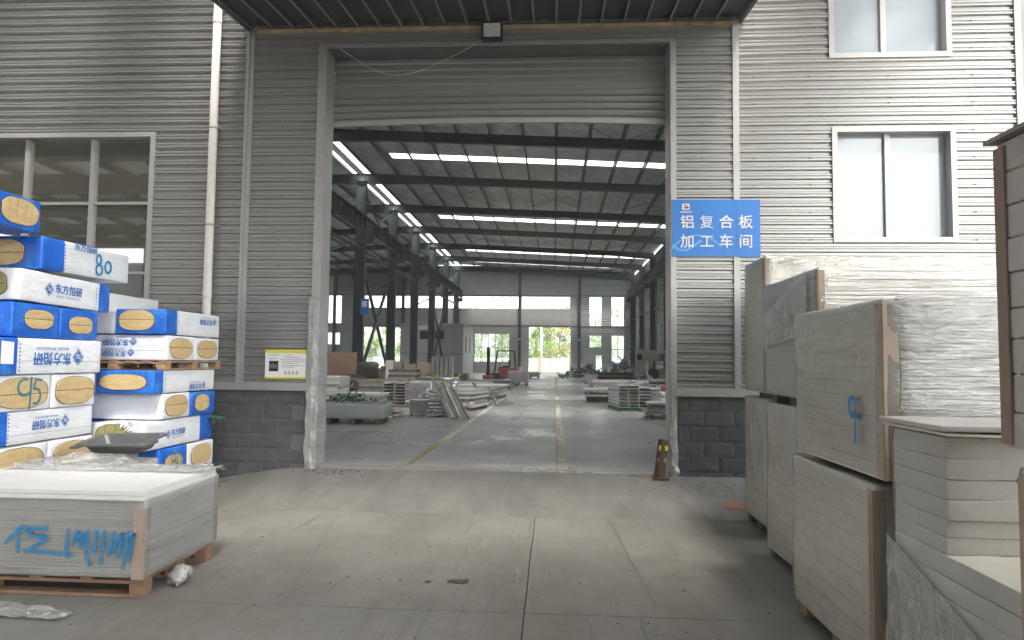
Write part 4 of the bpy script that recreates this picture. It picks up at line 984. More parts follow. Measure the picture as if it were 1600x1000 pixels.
# film lying over the back of the stack and trailing on the floor
def sheet(name, fn, nu, nv_, m, parent=None, **k):
    g = G(); grid(fn, nu, nv_, g, 0, True); return g.build(name, m, parent, **k)
def mound(u, v):
    x = -4.75 + u * 1.80; y = 5.66 + v * .40; b = math.exp(-((x + 4.15) / .42) ** 2)
    z = ztop + .006 + .085 * b * math.sin(min(1, v * 1.2) * math.pi / 2) + .05 * abs(nz((x * 2, y * 4, 1), 2)) * v + .03 * abs(nz((x * 3, y * 9, 7), 3))
    if y > 5.99 and u > .5: z -= (y - 5.99) * .6
    return (x + .03 * nz((x, y, 3), 6), y + .04 * nz((x, 5, 3), 3), z)
sheet('film_heap', mound, 60, 24, 'film_x', label='crumpled clear film heaped over the back edge of the white board stack', cat='film')
def trail(u, v):
    x = -5.0 + u * 1.75; y = 4.83 - .16 * u + v * (.34 - .2 * u) - .05; z = GZ + .012 + .045 * abs(nz((x * 2.2, y * 7, 2), 2)) + .02 * abs(nz((x * 6, y * 12, 5), 2))
    return (x, y - .25 + .08 * u, z)
sheet('film_scrap', trail, 60, 14, 'film_x', label='torn film trailing on the floor in front of the white board stack', cat='film')
g = softbox((XC + .02, 5.16, GZ + .012), (XC + .15, 5.36, GZ + .13), .012, .045, 14, .05, seed=5); g.build('plastic_bag', 'film_x', merge=True, label='small crumpled clear plastic bag beside the reddish pallet', cat='plastic bag')
# grey tray on the film
ty = empty('tray', (-4.03, 6.22, .665), R(-4), label='shallow grey plastic tray lying on the film behind the white boards', cat='tray')
g = G()
def rect(w_, d_, z, n=8):
    P = []
    for (cx, cy, a0) in ((w_ - .05, d_ - .05, 0), (-w_ + .05, d_ - .05, 90), (-w_ + .05, -d_ + .05, 180), (w_ - .05, -d_ + .05, 270)):
        for k in range(4): a = R(a0 + 30 * k); P.append((cx + .05 * math.cos(a), cy + .05 * math.sin(a), z))
    return P
ty.rotation_euler = (R(9), R(-2), R(-4))
L = [rect(.24, .12, -.05), rect(.30, .165, .06), rect(.34, .20, .065), rect(.345, .205, .045), rect(.32, .185, .04)]; L2 = [rect(.235, .115, -.04), rect(.30, .165, .06)]
for A, B in list(zip(L, L[1:])) + list(zip(L2, L2[1:])):
    for i in range(len(A)): g.quad([A[i], A[(i + 1) % len(A)], B[(i + 1) % len(A)], B[i]])
g.quad(L2[0]); g.quad(L[0][::-1]); g.build('tub', 'grey', ty)
g = G(); g.box((-.36, -.22, .03), (-.28, -.12, .05)); g.build('handle', 'grey', ty); g = G(); g.box((.28, -.2, .03), (.38, -.02, .05)); g.build('handle', 'grey', ty)
lt = empty('wrapped_bundle', (-4.05, 6.25, GZ), label='low film-wrapped bundle under the grey tray behind the white boards', cat='bundle')
for k in range(8): g = G(); g.box((-.5, -.15, .098 * k), (.2, .25, .098 * k + .095), 0, None, None, .004); g.build('board', 'packboard', lt)

# ------------------------------------------------------------------ wrapped stacks on the right
def wrapped(name, label, x0, x1, y0, y1, z0, z1, n, guards=(), film='film', m='packboard', jit=.004, yaw=0, grp='wrapped board stacks on the right', skew=0, tops=False, amp=.008, seed=1, sp=0):
    cx, cy = (x0 + x1) / 2, (y0 + y1) / 2
    o = empty(name, (cx, cy, z0), yaw, label=label, cat='board stack', group=grp); hx, hy, H = (x1 - x0) / 2, (y1 - y0) / 2, z1 - z0
    hs = [random.uniform(.85, 1.15) for _ in range(n)]; s = sum(hs); hs = [h / s * H for h in hs]; z = 0
    for k in range(n):
        g = G(); a, b = random.uniform(-jit, jit), random.uniform(-jit, jit); g.box((-hx + a, -hy + b, z), (hx + a, hy + b, z + hs[k] - .0015 - sp)); g.build('board', m, o, bevel=.004); z += hs[k]
    g = G(); g.box((-hx + .03, -hy + .03, .01), (hx - .03, hy - .03, H - .02)); g.build('core', 'dark', o)  # dark filler box, added to stop light showing through between the boards
    if film:
        g = softbox((-hx - .012, -hy - .012, -.002), (hx + .012, hy + .012, H + .012), .06, amp, 2.2, .03, seed=seed); g.build('film_wrap', film, o, merge=True)
    for (sx, sy, wd, m_) in guards:
        x = -sx * (hx + .004); y = -sy * (hy + .004); guard(x, y, .01, H - .02, sx, sy, wd, m_, o, Matrix.Identity(4), .007)
    return o
# farthest, two high
pallet(2.2, 4.3, 7.12, 8.0, GZ + .004, .09, 'low wooden skid under the farthest stack on the right', 'wooddk')
wrapped('board_stack', 'lower stack of the farthest pair on the right, against the dark block plinth', 2.17, 4.4, 7.14, 7.95, -.17, 1.13, 12, seed=2, film='film_p')
wrapped('board_stack', 'upper stack of the farthest pair, just below the workshop sign', 2.16, 4.45, 7.13, 7.86, 1.20, 2.60, 12, [(1, 1, .05, 'guardd')], seed=3, film='film_p')
for x, l_ in ((2.3, 'leftmost'), (3.3, 'middle'), (4.2, 'rightmost')): g = G(); g.box((x, 7.2, 1.132), (x + .1, 7.85, 1.198)); tag(g.build('timber_spacer', 'wooddk'), l_ + ' dark timber spacer between the two farthest stacks', 'timber', 'spacers between the farthest stacks')
# next
pallet(2.02, 4.2, 5.35, 6.6, GZ + .004, .075, 'low wooden skid under the second farthest stack on the right', 'wooddk')
wrapped('board_stack', 'lower stack of the second farthest pair, its glossy film catching the light', 2.0, 4.2, 5.30, 6.6, -.19, 1.14, 12, seed=4, film='film_p', amp=.008)
o = wrapped('board_stack', 'upper stack of the second farthest pair with a dark top sheet and shiny torn film', 1.99, 4.2, 5.27, 6.58, 1.22, 2.23, 10, [(1, 1, .045, 'guardd')], seed=5, film='film', amp=.008)
def crink(u, v):
    y = .62 - u * 1.1; z = .42 + v * .5 * (.6 + .4 * u) + .1 * u; return (-1.105 - .02 - .03 * abs(nz((y * 5, z * 7, 1), 2.5)), y - .0, z)
sheet('torn_film', crink, 36, 20, 'film_x', o)
for y, l_ in ((5.4, 'nearest'), (6.0, 'middle'), (6.45, 'farthest')): g = G(); g.box((2.05, y, 1.142), (4.1, y + .09, 1.218)); tag(g.build('timber_spacer', 'wooddk'), l_ + ' dark timber spacer between the second farthest stacks', 'timber', 'spacers between the second farthest stacks')
# the one marked 9 and the one under it
pallet(1.76, 3.0, 3.85, 5.1, GZ + .004, .09, 'low wooden skid under the stack below the one marked 9', 'woodred')
wrapped('board_stack', 'stack with a brown corner guard directly below the one marked 9', 1.735, 3.1, 3.86, 5.12, -.17, .84, 10, [(1, 1, .06, 'guardd')], seed=6, film='film_p', amp=.01)
o9 = wrapped('board_stack', 'tall film-wrapped stack sprayed with a blue 9', 1.755, 4.0, 3.77, 5.09, .885, 1.85, 11, [(1, 1, .075, 'guard')], seed=7, film='film_p', amp=.006)
g = softbox((1.83, 3.752, .95), (4.0, 3.77, 1.87), .05, .012, 2.5, .006, seed=8); q = g.build('stretched_film', 'film', merge=True); q.parent = o9; q.matrix_local = wm(o9).inverted()
ribbon('spray_number', [arc(-.025, .055, .042, .055, 15, 350, 12), [(.018, .07), (.014, -.05), (.008, -.15)]], .026, 'spray', frame('-x', (1.735, 4.05, 1.20)), o9, .018)
# film draped from the top of stack 9 towards the ones behind
def drape(u, v):
    x = 2.02 + u * 2.2; y = 5.12 + v * .12; z = 2.22 - .36 * v - .1 * u * v + .02 * nz((x * 2, v * 3, 0), 2); return (x, y, z)
sheet('film_sheet', drape, 30, 10, 'film', label='loose stretch film hanging between the stack marked 9 and the one behind', cat='film')
# stack of foamed boards, unwrapped
GF = 'bare foamed boards in the near right stack'
names = ['lowest', 'second lowest', 'third lowest', 'fourth lowest', 'fifth lowest', 'sixth lowest']
def foamboard(x0, x1, y0, y1, z0, z1, label, yaw=0, m='foam'):
    o = empty('foam_board', ((x0 + x1) / 2, (y0 + y1) / 2, z0), yaw, label=label, cat='foam board', group=GF)
    hx, hy = (x1 - x0) / 2, (y1 - y0) / 2; g = softbox((-hx, -hy, 0), (hx, hy, z1 - z0 - .0012), .045, .003, 9, .004, lambda a, s, p: 1 if a == 2 and s > 0 else 0, seed=z0 * 3); g.build('core', [m, 'foamtop'], o, merge=True); return o
z = -.155; i = 0
pallet(1.72, 2.9, 2.62, 3.55, GZ + .004, .105, 'wooden skid under the bare foamed boards', 'wooddk')
while z < .6:
    foamboard(1.70 + random.uniform(-.004, .004), 2.9, 2.60, 3.56, z, z + .092, 'wide foamed board low in the bare stack, %s' % (['at the very bottom', 'just above the bottom one', 'third from the bottom', 'fourth from the bottom', 'fifth from the bottom', 'sixth from the bottom', 'seventh from the bottom', 'with its cream top face showing'][min(7, i)]) if z < .51 else 'wide foamed board with its cream top face showing at the near end'); z += .093; i += 1
zf_ = z
lab = ['first board above the cream-topped one', 'second board above the cream-topped one', 'third board above the cream-topped one', 'fourth board above the cream-topped one', 'third board below the thin top slab', 'second board below the thin top slab', 'first board below the thin top slab']
hgt = [.075, .075, .088, .088, .088, .092, .09]; z = zf_
for k in range(7):
    if z + hgt[k] > 1.25: break
    d = [.02, .015, 0, .004, -.003, .003, 0][k]
    foamboard(1.70 + random.uniform(-.003, .004), 2.9, 3.10 + d, 3.56, z, z + hgt[k], 'foamed board in the bare stack, ' + lab[k]); z += hgt[k]
g = G(); g.box((1.67, 3.04, z + .002), (2.6, 3.60, z + .014), 0, Matrix.Rotation(R(1.2), 3, 'Y')); g.build('cover_sheet', 'packboard', label='thin grey sheet lying on the bare foamed boards', cat='sheet')
foamtop_ = z
g = softbox((1.64, 3.03, z + .03), (2.6, 3.58, z + .055), .05, .003, 6, .005, seed=9); g.build('thin_slab', 'foam', merge=True, label='thin foamed slab topping the bare stack below the one marked 9', cat='foam board')
g = G(); g.bar((1.735, 3.60, .55), (1.715, 3.60, 1.24), .03, .014, 0, (1, 0, 0)); g.build('guard_strip', 'guardd', label='dark upright strip between the stack marked 9 and the bare foamed boards', cat='strip')
def skirt(u, v):   # film pulled down off the boards
    y = 3.60 - u * 1.04; top = .60 - .58 * 0 - u * .12 * 0; zt = .66 - u * .80 * .42; zb_ = -.25
    return (1.685 - .008 - .014 * abs(nz((y * 2 + v * 1.5, v * 1.2 - u * 2.5, 4), 3)) - .03 * (1 - v) ** 2, y, zb_ + (zt - zb_) * v)
sheet('film_skirt', skirt, 46, 26, 'film_x', label='film pulled down round the lower half of the bare foamed boards', cat='film')
# nearest, at the right edge
wrapped('board_stack', 'lower stack at the right edge with a pale upright guard and bunched film', 1.505, 2.6, 1.1, 2.32, GZ + .1, 1.17, 13, [(1, -1, .05, 'guard')], seed=11, film='film_p')
pallet(1.55, 2.6, 1.15, 2.3, GZ + .004, .09, 'wooden skid under the nearest stack at the right edge', 'wooddk')
oo = wrapped('board_stack', 'tall upper stack at the right edge with a brown upright guard', 1.49, 2.6, 1.1, 2.37, 1.235, 2.25, 9, [(1, -1, .05, 'guardd')], seed=12, film=None, m='foam', sp=.002)
g = G(); g.box((-.585, -.655, 1.016), (.56, .66, 1.03)); g.build('cover_board', 'cap', oo)
for y, l_ in ((1.3, 'nearest'), (1.8, 'middle'), (2.2, 'farthest')): g = G(); g.box((1.55, y, 1.185), (2.5, y + .08, 1.233)); tag(g.build('timber_spacer', 'wooddk'), l_ + ' dark timber spacer between the two stacks at the right edge', 'timber', 'spacers in the right edge stack')
g = softbox((1.49, 2.12, 1.09), (1.56, 2.36, 1.19), .015, .03, 8, .04, seed=15); g.build('film_bunch', 'film_x', merge=True, label='bunched clear film at the top of the lower right edge stack', cat='film')
for q in (lambda: 0,): pass

# ------------------------------------------------------------------ goods inside the hall
def panels(name, label, cat, x, y, w_, d_, h, n, m, yaw=0, base=.1, jit=.03, group=None, gap=.004, m2=None, feet=True, part='panel', tilt=0):
    o = empty(name, (x, y, 0), R(yaw), label=label, cat=cat, group=group); z = base
    if feet and base > .05:
        for bx in (-w_ * .42, 0, w_ * .42): g = G(); g.box((bx - .05, -d_ / 2, 0), (bx + .05, d_ / 2, base - .002)); g.build('skid', 'wooddk', o)
    th = (h - base) / n
    for k in range(n):
        a, b = random.uniform(-jit, jit), random.uniform(-jit, jit); g = G()
        g.box((-w_ / 2 + a, -d_ / 2 + b, z), (w_ / 2 + a, d_ / 2 + b, z + th - gap), 0, Matrix.Rotation(random.uniform(-jit, jit) * .6, 3, 'Z')); g.build(part, m2 if m2 and k % 2 else m, o); z += th
    return o
def wrapb(o, w_, d_, z0, z1, m, seed=1, amp=.02, name='wrap'):
    g = softbox((-w_ / 2, -d_ / 2, z0), (w_ / 2, d_ / 2, z1), .12, amp, 3, .04, seed=seed); return g.build(name, m, o, merge=True)
def scrap(name, label, cat, x, y, rx, ry, h, n, mats, L=(.2, .9), wd=(.02, .12), kind='stuff', flat=.5):
    g = G()
    for i in range(n):
        a = random.random() * 6.28; r = random.random() ** .6; px_, py_ = x + rx * r * math.cos(a), y + ry * r * math.sin(a); zc = max(.02, h * (1 - r) * random.uniform(.4, 1)); l = random.uniform(*L) / 2
        d = Vector((random.gauss(0, 1), random.gauss(0, 1), random.gauss(0, flat))).normalized() * l; c = Vector((px_, py_, zc)); p, q = c - d, c + d
        p.z = max(.01, p.z); q.z = max(.01, q.z); g.bar(p, q, random.uniform(*wd), random.uniform(.005, .05), random.randrange(len(mats)))
    return g.build(name, mats, label=label, cat=cat, kind=kind)
# left side, near to far
o = panels('wrapped_pallet_load', 'low pallet load in greenish film just inside the doorway on the left', 'pallet load', -4.62, 15.95, 1.4, .95, .5, 5, 'panelg', yaw=4, base=.13, jit=.01); wrapb(o, 1.44, 1.0, .13, .47, 'greenpl', 3)
scrap('offcuts', 'loose green and pale offcuts heaped on the wrapped pallet load', 'offcuts', 0, 0, .62, .4, .26, 170, ['green', 'alu_d', 'green'], (.06, .3), (.01, .05)).location = (-4.8, 16.0, .48)
panels('panel_stack', 'white wavy stack beside the left jamb deep in shadow', 'panel stack', -6.75, 19.9, 1.1, 1.2, .98, 12, 'panelw', 2, .08, .03)
panels('panel_stack', 'short stack of pale strips just left of the brown board', 'panel stack', -6.0, 18.6, .9, .7, .42, 5, 'alu_d', 12, .06, .05)
g = G(); g.box((-.75, -.02, 0), (.75, .02, 1.75), 0, Matrix.Rotation(R(-6), 3, 'X'), (0, 0, 0)); o = g.build('brown_board', 'brownb', label='large brown board standing upright on the left inside the hall', cat='board'); o.location = (-8.55, 26.5, 0)
panels('panel_stack', 'tilted stack of tan and dark panels right of the brown board', 'panel stack', -7.3, 24.5, .9, .9, .95, 6, 'card', 15, .2, .05, m2='sack')
panels('panel_stack', 'low stack of dusty pale panels behind the greenish pallet load', 'panel stack', -5.6, 19.6, 1.3, .8, .52, 6, 'panelg', -8, .08, .06, m2='panelw')
panels('panel_stack', 'pink-white offcut panels piled behind the greenish pallet load', 'panel stack', -5.0, 18.3, .8, .6, .5, 5, 'card', 20, .06, .08, m2='panelw')
panels('panel_stack', 'stack of grey panels topped with a tan sheet, left of the slatted stack', 'panel stack', -5.9, 22.6, 1.1, 1.0, .82, 6, 'panelg', 6, .1, .05, m2='sackl')
o = empty('sack_pile', (-9.8, 35.0, 0), label='pile of dark sagging sacks near the cross brace', cat='sacks')
for k in range(5): g = softbox((-.8 + .03 * k, -.5, .03 + .25 * k), (.8 - .05 * k, .5, .30 + .25 * k), .12, .05, 2.4, .1, seed=k, puff=.05); g.build('sack', 'sack' if k < 4 else 'sackl', o, merge=True)
o = empty('sack_pile', (-8.0, 33.0, 0), label='pile of tan rolled sacks right of the dark sack pile', cat='sacks')
for k in range(4): g = softbox((-.45, -.4, .03 + .27 * k), (.45, .4, .32 + .27 * k), .12, .05, 2.4, .1, seed=k + 9, puff=.05); g.build('sack', 'sackl', o, merge=True)
g = G(); g.box((-.17, -.04, 0), (.17, .04, 1.45)); o = g.build('white_plank', 'white', label='narrow white plank standing on end among the sacks', cat='plank'); o.location = (-7.35, 30.2, 0)
panels('panel_stack', 'tall dark layered stack right of the narrow white plank', 'panel stack', -6.5, 29.5, 1.2, 1.1, 1.05, 9, 'sack', 3, .1, .05, m2='sackl')
# slatted stack: pallets of channel sections
o = empty('channel_stack', (-4.95, 21.6, 0), label='tall stack of pale green channel sections with open ends', cat='channel stack')
for k in range(8):
    for c in range(2):
        g = G(); x = -.34 + c * .36; z = .08 + k * .095; g.box((x, -.6, z), (x + .34, 1.2, z + .012)); g.box((x, -.6, z + .012), (x + .015, 1.2, z + .07)); g.box((x + .325, -.6, z + .012), (x + .34, 1.2, z + .07)); g.build('channel', 'alu_d' if (k + c) % 3 else 'greenpl', o)
g = G(); g.box((-.36, -.6, 0), (.4, 1.2, .078)); g.build('skid', 'wooddk', o)
o = panels('wrapped_block', 'mauve film-wrapped block beside the pale green channel stack', 'wrapped load', -4.2, 22.2, .95, 1.2, .8, 6, 'panelw', -3, .12, .02); wrapb(o, .98, 1.24, .14, .76, 'purple', 6, .03)
# rack of upright slats
o = empty('slatted_rack', (-3.56, 17.9, 0), R(-6), label='low rack of upright metal fins on castors', cat='rack')
for k in range(7): g = G(); g.box((-.24 + .078 * k, -.02, .07), (-.225 + .078 * k, .35, .42)); g.build('fin', 'alu', o)
g = G(); g.box((-.25, -.02, .42), (.26, .35, .435)); g.build('top', 'alu', o); g = G(); g.box((-.25, -.02, .055), (.26, .35, .07)); g.build('bottom', 'alu_d', o)
for x in (-.2, .2): g = G(); g.tube([(x - .02, .05, .03), (x + .02, .05, .03)], .03, 0, 10); g.build('castor', 'rubber', o)
# bright foil-faced offcuts leaning in a heap
o = empty('leaning_profiles', (-2.85, 17.8, 0), label='heap of long bright aluminium profiles leaning down towards the lane', cat='profiles')
for k, (dx, m_, wd_) in enumerate(((-.26, 'alu_d', .07), (-.17, 'chrome', .06), (-.08, 'alu_d', .08), (.01, 'card', .07), (.10, 'panelw', .1), (.2, 'card', .07), (.03, 'alu', .05))):
    g = G(); g.bar((dx + .52, -.55 - .03 * k, .03), (dx - .12, .25, .95 - .05 * (k % 3)), wd_, .03, 0, (0, 1, .4)); g.build('profile', m_, o)
for k in range(6):
    a = random.uniform(-.3, .3); g = softbox((-.28 + .02 * k, .1 + .03 * k, .5 + .09 * k), (.28 + .05 * a, .5, .57 + .09 * k), .08, .03, 5, .02, seed=20 + k); g.build('foil_strip', 'chrome', o, merge=True)
for k in range(5): g = G(); g.box((-.45, .0, .05 + .09 * k), (.3, .7, .11 + .09 * k), 0, Matrix.Rotation(random.uniform(-.15, .15), 3, 'Z')); g.build('panel', ('alu_d', 'panelw')[k % 2], o)
scrap('aluminium_offcuts', 'glinting aluminium offcuts scattered round the leaning profiles', 'offcuts', -3.0, 18.3, .55, .5, .55, 110, ['chrome', 'alu', 'alu_d'], (.1, .5), (.02, .12))
o = panels('panel_stack', 'silver panel stack behind the leaning profiles', 'panel stack', -2.75, 20.9, 1.0, 1.6, .62, 8, 'alu', -14, .1, .07, m2='alu_d')
g = G(); g.tube([(.1, -.75, .42), (.1, -.2, .42)], [.2, .2], 0, 18); g.build('roll', 'purple', o)
panels('panel_stack', 'low splayed silver panels nearest the lane line on the left', 'panel stack', -2.75, 21.6, .8, 1.0, .3, 5, 'alu_d', -20, .06, .1, m2='alu')
panels('panel_stack', 'wide flat stack of long pale panels beside the lane on the left', 'panel stack', -2.95, 27.4, 1.9, 2.4, .52, 7, 'panelw', -6, .1, .12, m2='alu')
panels('panel_stack', 'second wide flat stack of pale panels farther up the lane', 'panel stack', -4.0, 31.5, 2.2, 2.2, .5, 6, 'alu_d', 5, .1, .1, m2='panelw')
panels('panel_stack', 'long thin grey panels crossing in front of the red roll', 'panel stack', -3.4, 37.0, 2.3, 1.4, .45, 5, 'panelw', 2, .1, .08, m2='panelg')
o = panels('panel_stack', 'neat pale panel stack on dark skids beside the lane before the forklift', 'panel stack', -2.2, 42.5, 1.2, 1.6, .85, 8, 'panelw', 0, .16, .03)
g = G(); g.tube([(-4.1, 39.3, .35), (-3.45, 39.4, .35)], .3, 0, 20); g.build('red_roll', 'red', label='red roll lying on its side before the forklift', cat='roll')
scrap('dark_offcuts', 'dark green scrap heap right beside the red roll', 'scrap heap', -2.9, 40.2, .7, .5, .6, 160, ['green', 'steel'], (.1, .5), (.02, .1))
panels('panel_stack', 'tan topped dark stack left of the red roll', 'panel stack', -5.9, 38, 2.2, 1.6, .75, 6, 'sackl', 3, .1, .06, m2='card')
panels('panel_stack', 'pale boards on a low stack behind the silver panels', 'panel stack', -6.2, 34.5, 2.0, 1.6, .62, 6, 'card', -3, .1, .06, m2='panelw')
o = empty('carton_group', (-8.8, 44.5, 0), label='row of tall brown cartons behind the mauve block', cat='cartons')
for k, (x, w_, h_) in enumerate(((-1.6, .9, 1.35), (-.6, .8, 1.2), (.3, .9, 1.3), (1.3, .8, 1.0))): g = G(); g.box((x - w_ / 2, -.4, 0), (x + w_ / 2, .4, h_)); g.build('carton', 'card', o, bevel=.02)
o = empty('standing_panels', (-6.0, 36.5, 0), label='white panels stood on edge above the cartons near the column', cat='panels')
for k in range(5): g = G(); g.box((-.55 + .24 * k, -.3, 0), (-.38 + .24 * k, .3, 1.65 - .05 * (k % 2))); g.build('panel', 'panelw', o)
panels('panel_stack', 'far flat bundle of pale panels by the back wall beside the gate', 'panel stack', -2.0, 58, 1.6, 2.2, .55, 4, 'alu_d', 0, .16, .1, m2='panelw')
# forklift, seen from the side, mast to the left
fk = empty('forklift', (-3.5, 47.0, 0), R(180), label='red forklift with a black mast and overhead guard, parked beside the lane', cat='forklift')
g = softbox((-1.05, -.52, .28), (.25, .52, .98), .12, .0, 2, .07, seed=1); g.build('body', 'red', fk, merge=True)
g = softbox((-1.25, -.5, .22), (-1.0, .5, 1.05), .12, 0, 2, .08, seed=2); g.build('counterweight', 'panelw', fk, merge=True)
g = G(); g.box((.25, -.45, .25), (.75, .45, .62)); g.box((-.2, -.45, .98), (.2, .45, 1.05)); g.build('floor_deck', 'black', fk)
for s in (-.42, .42):
    g = G(); g.bar((-.85, s, .95), (-.75, s, 2.15), .06, .06); g.bar((.62, s, .6), (.4, s, 2.15), .06, .06); g.bar((-.78, s, 2.15), (.42, s, 2.15), .06, .06); g.build('guard_post', 'black', fk)
for k in range(7): g = G(); g.box((-.75 + .18 * k, -.42, 2.16), (-.70 + .18 * k, .42, 2.19)); g.build('guard_bar', 'black', fk)
g = G()
for s in (-.3, .3): g.box((.95, s - .06, .08), (1.12, s + .06, 2.35))
for z in (.5, 1.2, 2.3): g.box((.96, -.3, z), (1.1, .3, z + .08))
g.build('mast', 'black', fk)
for s in (-.25, .25): g = G(); g.box((1.12, s - .05, .1), (2.1, s + .05, .14)); g.box((1.12, s - .05, .14), (1.17, s + .05, .7)); g.build('fork', 'rust', fk)
g = G(); g.box((-.45, -.25, 1.0), (0, .25, 1.12)); g.box((-.5, -.25, 1.12), (-.38, .25, 1.55)); g.build('seat', 'black', fk)
g = G(); g.bar((.4, 0, .7), (.2, 0, 1.25), .04, .04); g.tube([(.2 + .0, .16 * math.cos(a * .7), 1.27 + .1 * math.sin(a * .7)) for a in range(10)], .015, 0, 6); g.build('steering_wheel', 'black', fk)
for x, r in ((.7, .31), (-.85, .26)):
    for s in (-.5, .5):
        g = G(); g.tube([(x, s - .1, r), (x, s + .1, r)], r, 0, 20); wl = g.build('wheel', 'rubber', fk); g = G(); g.tube([(x, s - .105, r), (x, s + .105, r)], r * .5, 0, 12); g.build('rim', 'panelw', wl)
for i, (x, y, rx, ry, h, n, ms, l) in enumerate(((-4.6, 17.4, .5, .5, .35, 60, ['alu', 'panelw', 'card'], 'pale strips heaped behind the greenish pallet load'), (-3.4, 20.2, .7, .6, .8, 120, ['chrome', 'alu', 'panelw', 'alu_d'], 'bright tangled strips behind the slatted rack'),
        (-2.6, 23.6, .7, .9, .55, 90, ['alu', 'panelw', 'alu_d'], 'pale strips splayed beside the lane before the long panels'), (-4.4, 27.5, .9, .9, .95, 90, ['panelw', 'alu', 'card', 'steel'], 'mixed strips heaped behind the mauve block'), (-7.3, 22.0, 1.0, .8, .8, 80, ['panelw', 'card', 'alu_d', 'sack'], 'dull offcuts heaped in front of the brown board'),
        (-5.2, 33, 1.2, .9, 1.1, 90, ['panelw', 'card', 'yellow', 'alu_d'], 'tall mixed offcut heap left of the forklift'), (3.3, 24.5, .8, .8, .9, 90, ['alu', 'panelw', 'chrome'], 'bright offcut strips behind the metal channel bundles'), (4.2, 33.0, 1.2, .8, 1.2, 110, ['panelw', 'alu', 'steel', 'red'], 'pale and red strips heaped at the foot of the machine'))):
    scrap('offcuts', l, 'offcuts', x, y, rx, ry, h, n, ms, (.25, 1.3), (.03, .16), flat=.35)
# right side
o = empty('slab_stack', (1.75, 26.0, 0), label='two pale slabs on a dark skid on the right of the lane', cat='slabs')
g = G(); g.box((-.5, -.6, 0), (.55, .7, .2)); g.build('skid', 'wooddk', o)
for z, d in ((.2, 0), (.36, -.04)): g = G(); g.box((-.6 + d, -.7, z), (.6, .8, z + .1)); g.build('slab', 'panelw', o); 
for dx in (-.4, .4): g = G(); g.box((dx, -.6, .301), (dx + .1, .7, .359)); g.build('spacer', 'wooddk', o)
def profile_bundle(x, y, w_, d_, h, label, nx, nz_, yaw=0):
    o = empty('profile_bundle', (x, y, 0), R(yaw), label=label, cat='profile bundle', group='bundles of bright metal profiles on the right'); 
    g = G(); g.box((-w_ / 2, -d_ / 2, 0), (w_ / 2, d_ / 2, .1)); g.build('skid', 'green', o)
    for i in range(nx):
        for k in range(nz_):
            a = w_ / nx; x0 = -w_ / 2 + i * a; b = (h - .1) / nz_; z0 = .102 + k * b; j = random.uniform(-.05, .05); g = G()
            g.box((x0, -d_ / 2 + j, z0), (x0 + a * .94, d_ / 2 + j, z0 + .012)); g.box((x0, -d_ / 2 + j, z0 + .0121), (x0 + .012, d_ / 2 + j, z0 + b * .8)); g.box((x0 + a * .9, -d_ / 2 + j, z0 + .0121), (x0 + a * .94, d_ / 2 + j, z0 + b * .8)); g.build('profile', random.choice(['alu', 'panelw', 'alu']), o)
    return o
profile_bundle(2.18, 21.9, .62, 1.5, .86, 'tall bundle of metal channels nearest the lane on the right', 2, 8, 8)
profile_bundle(2.72, 21.8, .40, 1.5, .80, 'narrow bundle of metal channels in the middle of the right hand bundles', 1, 7, 5)
profile_bundle(3.18, 22.3, .44, 1.5, .74, 'bundle of metal channels farthest right, by the jamb', 1, 7, -4)
panels('panel_stack', 'low dark stack of bent panels at the right jamb', 'panel stack', 3.0, 18.9, .95, 1.2, .42, 6, 'panelg', -10, .12, .06, m2='alu_d')
panels('panel_stack', 'small silver pile on the right, between the bundles and the jamb', 'panel stack', 3.35, 20.6, .6, .8, .62, 7, 'alu', 12, .08, .06)
o = panels('wrapped_block', 'grey film-wrapped low load behind the metal channel bundles', 'wrapped load', 2.75, 29.5, 2.3, 1.3, .72, 5, 'alu_d', 3, .1, .04); wrapb(o, 2.35, 1.35, .12, .68, 'purple', 8, .04)
panels('panel_stack', 'dark layered stack with tan top in front of the beige machine', 'panel stack', 3.6, 36.0, 2.6, 1.5, .95, 7, 'sack', 2, .12, .06, m2='card')
panels('panel_stack', 'low dark stack at the foot of the beige machine', 'panel stack', 5.2, 31.5, 1.7, 1.2, .72, 6, 'sack', -4, .12, .05, m2='panelw')
g = G(); g.box((-.6, -.4, 0), (.6, .4, .5)); o = g.build('red_crate', 'red', bevel=.02, label='dull red crate on the right beside the jamb', cat='crate'); o.location = (4.9, 28.2, 0)
# beige machine
mc = empty('machine', (5.1, 35.2, 0), R(-4), label='beige workshop press with open throat and hanging arm on the right', cat='machine')
for a, b, m_, nm in (((-.95, -.4, .1), (-.55, .5, 2.15), 'beige', 'column'), ((-.55, -.35, 1.55), (.85, .5, 2.1), 'beige', 'head'), ((-.5, -.4, 0), (.9, .5, .85), 'beige', 'bed'), ((.85, -.4, .1), (1.15, .5, 1.75), 'beige', 'column'), ((-.35, -.42, 1.1), (-.1, -.2, 1.6), 'beige', 'ram'), ((.2, -.45, 1.65), (.65, -.36, 1.95), 'grey', 'control_panel'), ((-.9, -.46, 1.6), (-.65, -.41, 1.9), 'black', 'switch_box')):
    g = G(); g.box(a, b); g.build(nm, m_, mc, bevel=.03)
g = G(); g.tube([(-.1, -.5, .9), (-.1, -.42, .9)], .28, 0, 20); g.build('flywheel', 'rust', mc)
g = G(); g.bar((-.8, -.2, 2.2), (-1.5, -.3, 2.35), .05, .05); g.bar((-1.5, -.3, 2.35), (-1.5, -.3, 2.1), .03, .03); g.build('arm', 'alu_d', mc)
scrap('dark_scrap', 'long dark scrap heap by the back gate on the right', 'scrap heap', 3.0, 62.5, 2.6, 1.6, 1.15, 420, ['green', 'steel', 'alu_d', 'steel'], (.3, 1.6), (.04, .25))
